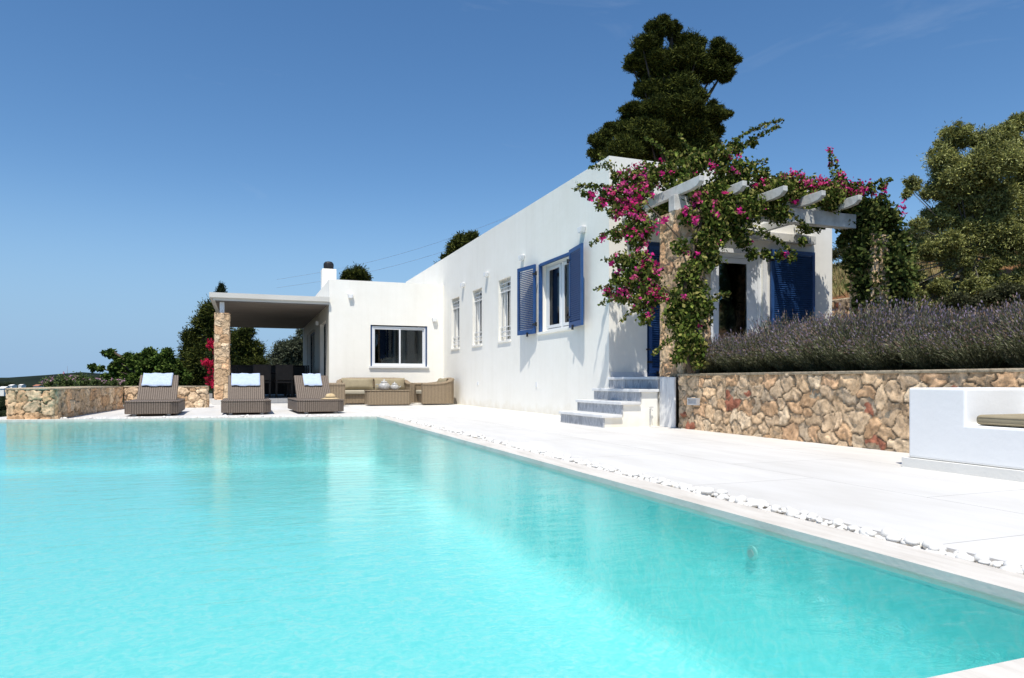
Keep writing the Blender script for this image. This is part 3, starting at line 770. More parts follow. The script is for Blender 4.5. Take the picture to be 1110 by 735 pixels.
# french door in the end wall
a,b,z0,z1 = FD
f = MB(); f.box(a, a+.07, YE+.04, YE+.10, z0, z1-.072); f.box(b-.07, b, YE+.04, YE+.10, z0, z1-.072); f.box(a, b, YE+.04, YE+.10, z1-.07, z1-.002)
fd = H(f, 'french_door', M['pvc'])
f = MB(); frame(f, 'y', YE+.05, YE+.09, a+.075, a+.82, z0+.01, z1-.075, .085)
H(f, 'door_leaf', M['pvc'], fd)
pane(MB(), 'y', YE+.068, a+.16, a+.735, z0+.095, z1-.16, 'pane', fd)
lf = MB(); lf.box(a+.822, b-.072, YE+.055, YE+.085, z0+.01, z1-.075); H(lf, 'side_panel', M['pvc'], fd)
tr = MB(); frame(tr, 'y', YE-.02, YE-.001, a-.07, b+.07, z0-.0, z1+.07, .068); H(tr, 'door_trim', M['white_paint'], fd)
shutter('shutter', (b+.13, YE-.035), (1,-.03), .92, .74, 2.86, fd, side=-1)
# blue shuttered door near the steps
a,b,z0,z1 = D1
f = MB(); frame(f, 'y', YE+.06, YE+.12, a+.002, b-.002, z0-.0, z1-.002, .05); d1 = H(f, 'blue_door', M['blue'])
shutter('door_leaf', (a+.06, YE+.07), (1,0), .39, z0+.055, z1-.06, d1, side=-1)
shutter('door_leaf', (b-.06, YE+.034), (-1,0), .39, z0+.055, z1-.06, d1, side=-1)
h = MB(); h.tube([(a-.02,YE-.02,1.12),(a-.02,YE-.06,1.12),(a+.03,YE-.06,1.12)], .014, 6); H(h, 'handle', M['black_iron'], d1)

# porch: floor, canopy, column
pf = MB(); pf.prism([(-2.2,20.5),(2.075,20.5),(2.075,20.9),(-2.2,20.9)], 0.0, .14); pf.prism([(-.82,19.34),(-.34,19.34),(-.34,20.498),(-.82,20.498)], 0.0, .14)
H(pf, 'porch_step', M['deck'])
pf = MB(); pf.prism([(-2.2,20.901),(2.075,20.901),(2.075,29.5),(-2.2,29.5)], 0.0, .139); H(pf, 'porch_floor', M['porch_floor_shade'])
cn = MB(); cn.box(-.80, 2.077, 19.40, 28.6, 2.68, 2.85); cn.box(-.88, 2.088, 19.34, 19.399, 2.75, 2.875); cn.box(-.88, -.801, 19.40, 28.65, 2.75, 2.87)
cnp = H(cn, 'canopy', M['canopy'])
sf = MB()
yy = 19.42
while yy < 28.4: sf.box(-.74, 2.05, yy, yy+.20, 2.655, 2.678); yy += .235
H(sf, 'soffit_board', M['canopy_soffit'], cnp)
def column(x0, x1, y0, y1, z0, z1, name, parent, seed, cell=.24):
    q = parent; off = Vector((0,0,0))
    while q: off += q.location; q = q.parent
    ex = MB(); ex.box(x0+.004, x1-.004, y0+.004, y1-.004, z0, z1)
    ex.v = [(v[0]-off.x, v[1]-off.y, v[2]-off.z) for v in ex.v]
    o = -np.array(off)
    P = [(o+np.array((x0,y0,z0)), (1,0,0), (0,-1,0), x1-x0, z1-z0, seed, {}), (o+np.array((x0,y1,z0)), (0,-1,0), (-1,0,0), y1-y0, z1-z0, seed+10, {}),
         (o+np.array((x1,y0,z0)), (0,1,0), (1,0,0), y1-y0, z1-z0, seed+20, {}), (o+np.array((x1,y1,z0)), (-1,0,0), (0,1,0), x1-x0, z1-z0, seed+30, {})]
    return stone_panels(name, P, ex, parent, cell=cell, depth=.014, red=.0, square=.8, res=.012)
col = column(-.755, -.415, 19.48, 19.82, .14, 2.37, 'porch_column', house, 101)
m = MB(); m.box(-.64, -.53, 19.52, 19.66, 2.372, 2.652); H(m, 'column_post', M['white_paint'])
for (y0_, y1_) in ((20.15,21.9),(23.6,26.6)):
    m = MB(); frame(m, 'x', 2.20, 2.25, y0_+.002, y1_-.002, .142, 2.318, .06); sd_ = H(m, 'sliding_door', M['black_iron'])
    pane(MB(), 'x', 2.22, y0_+.06, y1_-.06, .20, 2.26, 'pane', sd_)
m = MB(); m.box(2.0, 2.088, 22.3, 22.4, 2.34, 2.46); H(m, 'wall_lamp', M['plaster_bench'])

# steps to the blue door
st = empty('steps', (4.42, 8.24, 0)); tag(st, 'four white steps with grey veined marble risers leading to the blue door', 'steps')
X4 = [4.42,4.70,4.98,5.268]
mb = MB()
poly = [(4.445,0)]
for k, x in enumerate(X4[:4]):
    poly += [(x+.025, .17*k), (x+.025, .17*(k+1)-.04)]
poly = [(4.445,0),(4.445,.13),(4.725,.13),(4.725,.30),(5.005,.30),(5.005,.47),(5.262,.47),(5.262,0)]
mb.extr(poly, 'y', 8.265, 9.62); H(mb, 'stair_body', M['plaster'], st)
for k, x in enumerate(X4):
    y1_ = 9.60 if k < 3 else 9.645
    r_ = MB(); r_.box(x, x+.022, 8.255 if k<3 else 8.262, y1_, .17*k+(.002 if k else 0), .17*(k+1)-.041); H(r_, 'riser', M['riser'], st)
    if k < 3:
        t_ = MB(); t_.box(x-.03, X4[k+1]-.002, 8.225, y1_+.01, .17*(k+1)-.04, .17*(k+1)); H(t_, 'tread', M['marble_tread'], st, bevel=.006)
ld = MB(); ld.box(5.24, 9.4, 8.25, YE-.003, .64, .68); H(ld, 'landing', M['marble_tread'], st, bevel=.006)
ld = MB(); ld.box(5.295, 6.6, 8.27, YE-.003, .0, .638); H(ld, 'landing_base', M['plaster'], st)
ld = MB(); ld.box(XF+.005, XF+.03, 7.88, 8.235, .0, .672); H(ld, 'side_panel', M['marble_panel'], st, bevel=.004)
sk = MB(); sk.box(XF+.03, 5.94, YE-.018, YE-.004, .682, .76); H(sk, 'skirting', M['marble_panel'], st)

# ---- retaining wall with lavender bed
rw = MB(); rw.box(5.34, 5.62, -4, 7.87, -.05, .685); rw.box(5.315, 5.64, -4, 7.872, .686, .715)
o = stone_panels('retaining_wall', [((5.34,7.87,0), (0,-1,0), (-1,0,0), 8.2, .70, 7, {}), ((5.34,7.875,0), (1,0,0), (0,1,0), .28, .70, 9, {})], rw, cell=.19, res=.0125, red=.10, depth=.019)
tag(o, 'long rubble stone retaining wall in front of the lavender', 'stone wall')
# recessed wall light
t = empty('step_light', (5.30, 7.50, .36)); tag(t, 'small rectangular steel light set in the stone wall beside the steps', 'wall light')
m = MB(); frame(m, 'x', -.022, .03, -.10, .10, -.045, .045, .018); m.build('bezel', M['steel'], t)
m = MB(); m.box(-.008, .0, -.082, .082, -.027, .027); m.build('lens', M['steel'], t)
# hose tap by the steps
t = empty('garden_tap', (5.13, 8.255, .22)); tag(t, 'little white tap and pipe on the side of the steps', 'tap')
m = MB(); m.tube([(0,-.012,-.2),(0,-.012,.02),(0,-.05,.03),(0,-.07,0)], .008, 6); m.build('pipe', M['steel'], t); m = MB(); m.box(-.03,.03,-.052,-.04,.04,.05); m.build('handle', M['steel'], t)

# ---- built-in plaster bench
bn = empty('garden_bench', (4.47, 3.72, 0)); tag(bn, 'built in white plaster bench at the right with a tan seat cushion', 'bench')
BY0, BY1 = -1.2, 3.72
bd = MB()
bd.extr([(BY0,.07),(BY1,.07),(BY1,.572),(BY1-.43,.572),(BY1-.43,.326),(BY0,.326)], 'x', 4.47, 5.31)
bd.box(5.10, 5.309, BY0, BY1-.4301, .3265, .571)
H(bd, 'bench_body', M['plaster_bench'], bn, bevel=.016, seg=3)
bd = MB(); bd.box(4.44, 5.31, BY0, BY1+.03, .0, .068); H(bd, 'plinth', M['base_grey'], bn)
cs = MB(); cs.box(4.50, 5.06, 1.75, BY1-.47, .330, .398); cs_ = H(cs, 'seat_cushion', M['cushion'], bn, bevel=.028, seg=4, smooth=True)
pp = MB()
for z_ in (.345,.384): pp.tube([(4.502,1.77,z_),(4.502,BY1-.49,z_)], .004, 5)
H(pp, 'piping', M['cushion'], cs_)

# ---- left walls
A = Vector((-2.90,13.26)); A2 = Vector((-3.62,13.54)); B = Vector((-2.62,17.85)); nL = Vector((A-B).normalized()); perp = Vector((A2-A).normalized())
th_ = (A2-A).length; B2 = B + perp*th_
cr = MB(); cr.prism([tuple(A2),tuple(A),tuple(B),tuple(B2)], -1.5, .47)
ex = MB(); ex.prism([tuple(A2),tuple(A),tuple(B),tuple(B2)], -1.5, .47)
cpoly = offset_poly([tuple(A2),tuple(A),tuple(B),tuple(B2)], .03); ex.prism(cpoly, .471, .505)
dB = (B-A).normalized()
o = stone_panels('terrace_wall', [((A2.x,A2.y,-.08), tuple(A-A2)+(0,), (-dB.x,-dB.y,0), (A-A2).length, .56, 21, {}), ((A.x,A.y,-.08), (dB.x,dB.y,0), (dB.y,-dB.x,0), (B-A).length, .56, 23, {}),
     ((A2.x,A2.y,-.9), (dB.x,dB.y,0), (-dB.y,dB.x,0), (B-A).length, 1.38, 25, {})], ex, cell=.22, res=.014, red=.0, depth=.035, square=.3)
tag(o, 'low rubble stone wall at the far left corner of the pool', 'stone wall')
bw = MB(); bw.box(-2.58, -.86, 17.87, 18.15, -.05, .47); bw.box(-2.58, -.84, 17.84, 18.17, .471, .505)
o = stone_panels('terrace_wall', [((-2.58,17.87,0), (1,0,0), (0,-1,0), 1.72, .48, 31, {}), ((-.86,17.87,0), (0,1,0), (1,0,0), .28, .48, 33, {})], bw, cell=.22, res=.014, red=.0, depth=.035, square=.3)
tag(o, 'low stone wall behind the leftmost lounger, ending at the porch column', 'stone wall')
# upper terrace wall beyond the house
uw = MB(); uw.box(11.3, 11.6, 9.9, 17, .5, 2.25); uw.box(11.27, 11.63, 9.88, 17, 2.251, 2.29)
o = stone_panels('terrace_wall', [((11.3,17,.6), (0,-1,0), (-1,0,0), 7.1, 1.66, 41, {}), ((11.3,9.9,.6), (1,0,0), (0,-1,0), .3, 1.66, 43, {})], uw, cell=.26, res=.03, red=.03, depth=.05)
tag(o, 'upper dry stone terrace wall on the hillside beyond the house corner', 'stone wall')

# ================================================================ PERGOLA
pg_ = empty('pergola', (5.5, 8.0, .68)); tag(pg_, 'white timber pergola on stone pillars over the end doors', 'pergola')
column(5.45, 5.90, 7.95, 8.50, .68, 2.93, 'pillar', pg_, 61, .26)
column(8.86, 9.22, 8.0, 8.42, .68, 2.86, 'pillar', pg_, 75, .26)
m = MB(); m.box(5.42, 8.66, 8.10, 8.24, 2.935, 3.148); H(m, 'beam', M['timber'], pg_, bevel=.008)
m = MB(); m.box(5.6, 9.3, YE-.09, YE-.004, 3.003, 3.148); H(m, 'beam', M['timber'], pg_, bevel=.008)
for x in (5.52,6.20,6.88,7.55,8.22):
    m = MB(); y0_ = 7.62
    m.extr([(y0_,3.285),(y0_,3.215),(y0_+.07,3.165),(y0_+.20,3.15),(YE-.004,3.15),(YE-.004,3.285)], 'x', x-.036, x+.036)
    H(m, 'rafter', M['timber'], pg_, bevel=.006)

# ================================================================ POOL FURNITURE
def make_lounger():
    r = empty('sun_lounger')
    w = .86/2; c = .12
    pl_ = [(-w+c,0),(w-c,0),(w,c*1.1),(w,1.95),(-w,1.95),(-w,c*1.1)]
    m = MB(); m.prism(pl_, .035, .235); m.prism(offset_poly(pl_, .008), .236, .262); m.build('base', M['wicker'], r, bevel=.02)
    m = MB(); bw_ = .34
    # reclining back, rising away from the pool
    m.extr([(1.02,.262),(1.08,.24),(1.62,.70),(1.575,.735)], 'x', -bw_, bw_); m.build('backrest', M['wicker'], r, bevel=.012)
    m = MB()
    m.box(-bw_+.05, -bw_+.08, 1.55, 1.58, .24, .66); m.box(bw_-.08, bw_-.05, 1.55, 1.58, .24, .66); m.build('prop', M['steel'], r)
    for sx in (-1,1):
        for yy in (.10,1.8):
            m = MB(); m.box(sx*.27-.03, sx*.27+.03, yy, yy+.06, 0, .034); m.build('foot', M['steel'], r)
    return r
def towel(name, x0, x1, label, root, drop=.13, skew=0.0):
    """towel folded over the top of a backrest, built in lounger space and placed with it"""
    nu, prof = 16, [(1.70,.585),(1.665,.70),(1.62,.745),(1.585,.762),(1.56,.745),(1.575-drop*.77,.735-drop*.62-.0),(1.55-drop*1.0-.02,.735-drop*.92)]
    prof = [(1.655,.60),(1.645,.70),(1.612,.752),(1.575,.762),(1.548,.740),(1.47,.672),(1.39,.604),(1.335,.557),(1.29,.518)]
    V=[]; F=[]
    for i_ in range(nu+1):
        u = i_/nu
        for k, (y_, z_) in enumerate(prof):
            wv = .006*math.sin(u*13+k*.8)+.003*math.sin(u*31+k)
            V.append((x0+(x1-x0)*u + (.03*skew*k/len(prof)), y_-.012+wv*.7, z_+.008+wv+(.008*math.sin(u*9) if k == len(prof)-1 else 0)))
    n_ = len(prof)
    for i_ in range(nu):
        for k in range(n_-1): F.append((i_*n_+k, (i_+1)*n_+k, (i_+1)*n_+k+1, i_*n_+k+1))
    m = MB(); m.add(V, F); o = m.build(name, M['towel'], smooth=True)
    s_ = o.modifiers.new('thick', 'SOLIDIFY'); s_.thickness = .012; s_.offset = 1
    o.location = root.location; o.rotation_euler = root.rotation_euler
    tag(o, label, 'towel'); return o
L1 = make_lounger(); L1.location = (-1.56, 13.72, .004); L1.rotation_euler.z = R(1)
tag(L1, 'wicker sun lounger nearest the left stone walls', 'sun lounger', 'wicker sun loungers facing the pool')
L2 = copy_tree(L1); L2.location = (.0, 13.66, .004); L2.rotation_euler.z = R(0)
tag(L2, 'middle wicker sun lounger, right of the stone porch column', 'sun lounger', 'wicker sun loungers facing the pool')
L3 = copy_tree(L1); L3.location = (1.33, 13.60, .004); L3.rotation_euler.z = R(2.5)
tag(L3, 'wicker sun lounger with a straw hat on it', 'sun lounger', 'wicker sun loungers facing the pool')
towel('towel', -.27, .25, 'pale blue towel over the back of the lounger by the left stone walls', L1, skew=-.8)
towel('towel', -.28, .26, 'pale blue towel over the back of the middle sun lounger', L2)
towel('towel', -.17, .19, 'narrow pale blue towel over the back of the lounger with the hat', L3)
m = MB(); m.lathe([(.0,.003),(.185,.0),(.19,.006),(.13,.018),(.098,.03),(.09,.07),(.07,.098),(.03,.108),(.002,.108)], (0,0,0), 28)
hat = empty('straw_hat', (1.52, 13.92, .270)); tag(hat, 'round straw sun hat lying on the foot of the right lounger', 'hat')
m.v = [(x*1.0, y*.85, z) for x,y,z in m.v]
m.build('hat_body', M['straw'], hat, smooth=True)
m = MB(); m.lathe([(.0995,.030),(.0955,.048)], (0,0,0), 28); m.f = m.f[:-2]; m.mi = m.mi[:-2]; m.v = [(x*1.01, y*.86, z) for x,y,z in m.v]; m.build('hat_band', M['dark_wood'], hat)

# wicker seating
def arc_seat(width, depth, name, label, cushions=1, loc=(0,0,0), rz=0):
    """seat facing -Y, origin at front centre on the floor, with arms that curl up into the back"""
    r = empty(name, loc, rz); w = width/2
    m = MB(); m.box(-w+.12, w-.12, .10, depth-.10, .03, .27); m.build('seat_base', M['wicker_tan'], r, bevel=.02)
    # shell: arms + back as one sweep with rising height
    path = [(-w+.06, .02, .56), (-w+.06, depth*.40, .56), (-w+.06, depth*.66, .585), (-w+.09, depth*.84, .64), (-w+.20, depth-.07, .69), (-w+.38, depth-.05, .70),
            (w-.38, depth-.05, .70), (w-.20, depth-.07, .69), (w-.09, depth*.84, .64), (w-.06, depth*.66, .585), (w-.06, depth*.40, .56), (w-.06, .02, .56)]
    V=[]; F=[]; hw = .06
    n_ = len(path)
    for i_, (x_, y_, z_) in enumerate(path):
        p0 = Vector(path[max(i_-1,0)][:2]); p1 = Vector(path[min(i_+1,n_-1)][:2]); d_ = (p1-p0).normalized(); nn_ = Vector((-d_.y, d_.x))
        for (o_, zz) in ((hw,.03),(hw,z_-.07),(hw+.02,z_-.03),(hw,z_),(0,z_+.01),(-hw,z_),(-hw-.02,z_-.03),(-hw,z_-.07),(-hw,.03)):
            V.append((x_+nn_.x*o_, y_+nn_.y*o_, zz))
    k_ = 9
    for i_ in range(n_-1):
        for j_ in range(k_-1): F.append((i_*k_+j_, i_*k_+j_+1, (i_+1)*k_+j_+1, (i_+1)*k_+j_))
    F.append(tuple(range(k_-1,-1,-1))); F.append(tuple((n_-1)*k_+j_ for j_ in range(k_)))
    m = MB(); m.add(V, F); m.build('frame', M['wicker_tan'], r, bevel=.008)
    iw = (2*w-.26)
    m = MB(); m.box(-iw/2, iw/2, .04, depth-.14, .272, .375); m.build('seat_cushion', M['cushion_light'], r, bevel=.03, seg=4, smooth=True)
    for q in range(cushions):
        cw = iw/cushions; cx = -iw/2+cw*(q+.5)
        mt = Matrix.Translation((cx, depth-.30, .385)) @ Matrix.Rotation(R(-16), 4, 'X')
        V=[]; nx_, nz_ = 10, 8; F=[]
        for side in (-1, 1):
            for a_ in range(nx_+1):
                for b_ in range(nz_+1):
                    u = a_/nx_*2-1; v = b_/nz_*2-1
                    t_ = .085*max(0,(1-u**4))**.5*max(0,(1-v**4))**.5
                    pinch = 1-.06*(1-abs(u)**2)*abs(v)**3
                    V.append(mt @ Vector((u*cw*.49*(1-.05*(1-v*v)), side*t_, (v*.5+.5)*.33*pinch)))
        q0 = (nx_+1)*(nz_+1)
        for side in (0,1):
            for a_ in range(nx_):
                for b_ in range(nz_):
                    i0 = side*q0+a_*(nz_+1)+b_; f_ = (i0, i0+nz_+1, i0+nz_+2, i0+1); F.append(f_ if side == 0 else f_[::-1])
        m = MB(); m.add(V, F); m.build('back_cushion', M['cushion'], r, smooth=True)
    tag(r, label, 'sofa' if cushions > 1 else 'armchair')
    return r
sofa = arc_seat(1.98, .86, 'sofa', 'tan wicker two seat sofa with curled arms under the sliding window', 2, (3.22, 18.42, .004))
ac = arc_seat(1.0, .92, 'armchair', 'tan wicker armchair in the corner by the long white wall', 1, (4.20, 18.12, .004), R(-90))
ac2 = arc_seat(.96, .90, 'armchair', 'tan wicker armchair at the left end of the sofa, half behind a lounger', 1, (2.28, 17.95, .004), R(90))
tb = empty('coffee_table', (3.35, 17.45, .004)); tag(tb, 'low tan wicker box coffee table in front of the sofa', 'table')
m = MB(); m.prism([(-.50,-.0),(.50,0),(.54,.06),(.54,.56),(-.54,.56),(-.54,.06)], .02, .36); m.build('table_body', M['wicker_tan'], tb, bevel=.02)
m = MB(); m.prism([(-.51,-.01),(.51,-.01),(.55,.05),(.55,.57),(-.55,.57),(-.55,.05)], .361, .385); m.build('table_top', M['wicker_tan'], tb, bevel=.008)
def pot(name, loc, s_, label, lid=True):
    r = empty(name, loc); tag(r, label, 'teapot' if lid else 'bowl')
    m = MB(); m.lathe([(.05*s_,0),(.075*s_,.008*s_),(.10*s_,.05*s_),(.095*s_,.095*s_),(.06*s_,.125*s_)], (0,0,0), 20); m.build('bowl', M['porcelain'], r, smooth=True)
    if lid:
        m = MB(); m.lathe([(.062*s_,.126*s_),(.05*s_,.15*s_),(.012*s_,.165*s_),(.016*s_,.185*s_),(.004,.19*s_)], (0,0,0), 16); m.build('lid', M['porcelain'], r, smooth=True)
        m = MB(); m.tube([(.09*s_,0,.05*s_),(.135*s_,0,.08*s_),(.15*s_,0,.125*s_)], [.018*s_,.012*s_,.008*s_], 8); m.build('spout', M['porcelain'], r, smooth=True)
        m = MB(); m.tube([(-.09*s_,0,.10*s_),(-.14*s_,0,.10*s_),(-.145*s_,0,.05*s_),(-.095*s_,0,.03*s_)], .007*s_, 6); m.build('handle', M['porcelain'], r, smooth=True)
    return r
pot('teapot', (3.24,17.62,.391), 1.45, 'round grey lidded teapot on the wicker coffee table')
pot('sugar_bowl', (3.50,17.60,.391), 1.1, 'smaller grey lidded pot right of the teapot')

# dining set in the dark porch
dt = empty('dining_table', (.75, 22.7, .14)); tag(dt, 'dark wooden dining table in the shade of the porch', 'table')
m = MB(); m.box(-.5, .5, -1.0, 1.0, .70, .75); m.build('tabletop', M['dark_wood'], dt, bevel=.01)
for sx in (-.42,.42):
    for sy in (-.9,.9):
        m = MB(); m.box(sx-.04,sx+.04,sy-.04,sy+.04,0,.70); m.build('leg', M['dark_wood'], dt)
def dchair():
    r = empty('dining_chair')
    m = MB(); m.box(-.24,.24,-.24,.24,.42,.47); m.build('seat', M['dark_wood'], r, bevel=.01)
    m = MB(); m.box(-.24,.24,.20,.24,.50,.95); m.build('backrest', M['dark_wood'], r, bevel=.01)
    for sx in (-.21,.21):
        for sy in (-.21,.21):
            m = MB(); m.box(sx-.02,sx+.02,sy-.02,sy+.02,0,.42 if sy<0 else .50); m.build('leg', M['dark_wood'], r)
    return r
dc = dchair(); first = True
for (x, y, rz, lb) in ((.42,21.35,180,'dark dining chair at the near left end of the porch table'),(1.02,21.3,180,'dark dining chair at the near right end of the porch table'),
                   (-.05,22.3,90,'dark dining chair on the left side of the porch table, nearer'),(-.05,23.2,90,'dark dining chair on the left side of the porch table, farther'),
                   (1.55,22.3,-90,'dark dining chair on the right side of the porch table, nearer'),(1.55,23.2,-90,'dark dining chair on the right side of the porch table, farther')):
    o = dc if first else copy_tree(dc); first = False
    o.location = (x,y,.14); o.rotation_euler.z = R(rz); tag(o, lb, 'chair', 'dark dining chairs in the porch')
fdk = empty('storage_cabinet', (.45,24.6,.14)); tag(fdk, 'low dark cabinet along the back of the porch', 'cabinet')
m = MB(); m.box(-1.15,1.45,-.25,.25,.04,.96); m.build('cabinet_body', M['dark_wood'], fdk, bevel=.01); m = MB(); m.box(-1.19,1.49,-.27,.27,.962,1.0); m.build('cabinet_top', M['dark_wood'], fdk, bevel=.01)

# ================================================================ TREES
GREEN_PINE = [(.055,.066,.013),(.032,.042,.010),(.095,.102,.020),(.016,.024,.007)]
def tree_px(name, label, cat, px_blobs, F, base, cols, dens, L, W, seed, mat='needle', spread=.0, trunk_r=.12, group=None, core=.62, shell=.55, bark='bark', squash=.88, up=0, depthj=.35, split=0, flat=1.0, sub=(.26,.48)):
    rr = random.Random(seed)
    bl = []
    for (x, y, r) in px_blobs:
        rm = r*F/FPX
        bl.append((at(x, y, F + (rr.random()-.5)*2*rm*depthj*2 + spread*(rr.random()-.5)), rm*1.12))
    if split:
        nb = []
        for c, r in bl:
            nb.append((c, r*.78))
            for q in range(split):
                d = Vector((rr.gauss(0,1), rr.gauss(0,1), rr.gauss(0,1))).normalized()
                d.z *= flat; nb.append((c + d*r*rr.uniform(.5,.95 if flat < 1 else .88), r*rr.uniform(*sub)))
        bl = nb
    root = empty(name, base); tag(root, label, cat, group)
    lb = [(c-Vector(base), r) for c, r in bl]
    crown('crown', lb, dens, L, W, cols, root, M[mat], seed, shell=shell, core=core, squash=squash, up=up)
    cen = sum((c for c, r in lb), Vector())/len(lb); top = max(lb, key=lambda q: q[0].z)[0]
    pts = [Vector((0,0,-.4)), cen*.45+Vector((0,0,0)), Vector((cen.x, cen.y, cen.z)), Vector((top.x, top.y, top.z))]
    br = []
    for c, r in lb[::(2 if not split else 17)]:
        s0 = pts[1].lerp(pts[2], min(1, max(.1, .5+ (c.z-cen.z)*.1)))
        midp = s0.lerp(c, .5) + Vector((0,0,-.1*r)); br.append(([s0, midp, c], [trunk_r*.38, trunk_r*.25, trunk_r*.1]))
    trunk_part(root, pts, [trunk_r*1.3, trunk_r, trunk_r*.7, trunk_r*.2], bark, branches=br)
    return root
def gnd(px, F, z=None):
    p = at(px, 413, F)
    zz = float(terr(np.array([[p.x]]), np.array([[p.y]]))[0,0]) if z is None else z
    return (p.x, p.y, zz)
PINE = [(716,31,14),(701,47,15),(745,47,16),(690,66,12),(716,68,22),(748,68,21),(781,60,16),(783,79,12),(765,76,17),(706,95,14),(738,94,18),(688,121,14),(714,119,20),(744,119,22),
        (768,126,17),(786,124,7),(675,142,15),(703,144,22),(737,147,24),(763,142,17),(652,152,13),(649,168,10),(677,162,19),(716,165,24),(755,165,22),(730,30,8),(792,66,9),(706,30,8),(660,140,8)]
tree_px('pine_tree', 'tall dark pine with a lumpy crown rising behind the house', 'pine tree', PINE, 27, gnd(720,27,.2), GREEN_PINE, 15000, .17, .028, 201, trunk_r=.22, up=.35, split=12, core=.62, squash=.62, flat=.75, sub=(.20,.42))
LP = [(231,338,12),(222,350,11),(208,365,9),(216,372,14),(205,381,8),(222,388,16),(208,397,14),(194,402,10),(232,402,13),(236,360,12),(238,384,12),(212,410,12)]
tree_px('pine_tree', 'dark pine left of the porch column', 'pine tree', LP, 31, gnd(222,31), GREEN_PINE, 9000, .17, .034, 203, trunk_r=.18, up=.2)
IP = [(268,360,7),(262,372,10),(274,380,11),(270,392,13),(281,396,10),(262,404,13),(256,385,10),(284,406,9),(258,365,8)]
tree_px('pine_tree', 'dark pine seen through the porch, just right of the column', 'pine tree', IP, 38, gnd(268,38), GREEN_PINE, 6500, .2, .04, 205, trunk_r=.18, up=.2)
IQ = [(306,378,8),(302,388,9),(315,380,11),(324,372,8),(325,390,12),(308,396,10),(326,360,4),(300,400,8),(318,400,10),(334,380,8),(333,398,9)]
tree_px('olive_tree', 'greyish tree seen through the porch, left of the doorways', 'tree', IQ, 36, gnd(315,36), [(.075,.085,.05),(.05,.06,.035),(.10,.11,.07)], 5500, .16, .05, 207, mat='leaf', trunk_r=.15)
CY = [(240,312,3.0),(239.5,318,4.5),(239,326,6),(238,338,7),(238,352,8),(238,368,8.5),(238,386,9)]
tree_px('cypress_tree', 'slim cypress with its tip above the porch roof', 'cypress', CY, 44, gnd(239,44), [(.018,.028,.012),(.026,.038,.016)], 9000, .16, .04, 209, trunk_r=.1, up=1.2, squash=1.5, depthj=.1)
BT = [(101,398,4),(109,400,4),(120,384,5),(113,383,3),(129,391,6),(122,398,5),(144,391,9),(162,384,8),(153,393,9),(180,388,9),(172,396,10),(135,405,11),(159,404,13),(182,404,12),(196,408,10),(120,411,8),(170,412,12),(146,412,10),(190,396,6)]
tree_px('carob_tree', 'broad leafy green tree with a spreading left branch beyond the low wall', 'tree', BT, 27, gnd(155,27), [(.075,.12,.022),(.045,.08,.015),(.12,.165,.035),(.028,.05,.01)], 7500, .12, .06, 211, mat='leaf', trunk_r=.14, core=.5, split=6)
tree_px('pine_tree', 'small round pine top above the white wing near the chimney', 'pine tree', [(379,299,7),(389,296,7),(385,301,8),(396,301,5),(375,303,5)], 42, gnd(386,42,0), GREEN_PINE, 8000, .2, .04, 213, trunk_r=.15, up=.2)
tree_px('pine_tree', 'pine boughs peeking over the roof where the two wings meet', 'pine tree', [(500,263,9),(511,258,7),(490,268,5),(482,279,4),(478,290,6),(472,300,5),(495,275,9),(486,292,10)], 36, gnd(500,36,0), GREEN_PINE, 8000, .2, .04, 215, trunk_r=.15, up=.2)
OL = [(1036,150,19),(1019,172,16),(1065,150,14),(1087,150,16),(1105,134,12),(1104,172,22),(1071,180,26),(1038,193,25),(1012,206,15),(990,198,9),(983,210,6),(1045,222,27),(1087,222,28),
      (1019,238,19),(1058,255,25),(1097,261,26),(1006,271,17),(1038,284,19),(990,297,14),(966,304,9),(1019,310,13),(1071,291,14),(1000,322,8),(1130,170,26),(1130,230,28),(1125,280,22),(976,288,7),(985,315,10),(1010,335,12),(1035,330,13),(1058,312,16),(1085,312,15),(1108,305,16),(1060,335,12),(1095,330,10),(970,322,8),(1060,205,22),(1090,150,16),(1075,240,22),(1110,200,22),(1030,262,16),(995,245,10)]
OLC = [(.24,.25,.08),(.17,.185,.055),(.36,.36,.15),(.30,.29,.08),(.09,.10,.035)]
tree_px('olive_tree', 'large grey green olive tree filling the right edge', 'olive tree', OL, 13.2, gnd(1062,13.2), OLC, 30000, .060, .016, 217, mat='leaf', trunk_r=.05, core=.5, shell=.3, split=14, sub=(.16,.36), bark='bark_grey')
# hillside shrubs behind the corner
for k, (b_, F_, lb) in enumerate(((((908,292,6),(916,289,7),(926,291,6)), 27, 'low dark shrub on the dry hillside beyond the house corner'),
                       (((915,272,9),(930,268,10),(904,276,7),(940,275,12)), 33, 'olive bush on the skyline beyond the house corner'),
                       (((1000,262,14),(985,255,9),(1012,258,12)), 30, 'round bush on the upper slope behind the big olive tree'),
                       (((1090,318,12),(1072,322,9),(1104,322,12)), 12.2, 'low dark bush at the foot of the big olive tree'),
                       (((1040,325,9),(1024,330,8),(1055,330,9)), 12.0, 'scrubby bush under the left boughs of the olive tree'))):
    cx = sum(q[0] for q in b_)/len(b_)
    tree_px('shrub', lb, 'shrub', list(b_), F_, gnd(cx, F_), [(.06,.065,.03),(.04,.045,.02),(.085,.085,.045)], 6000 if F_ > 20 else 14000, .10 if F_ > 20 else .05, .03, 230+k, mat='leaf', trunk_r=.05)
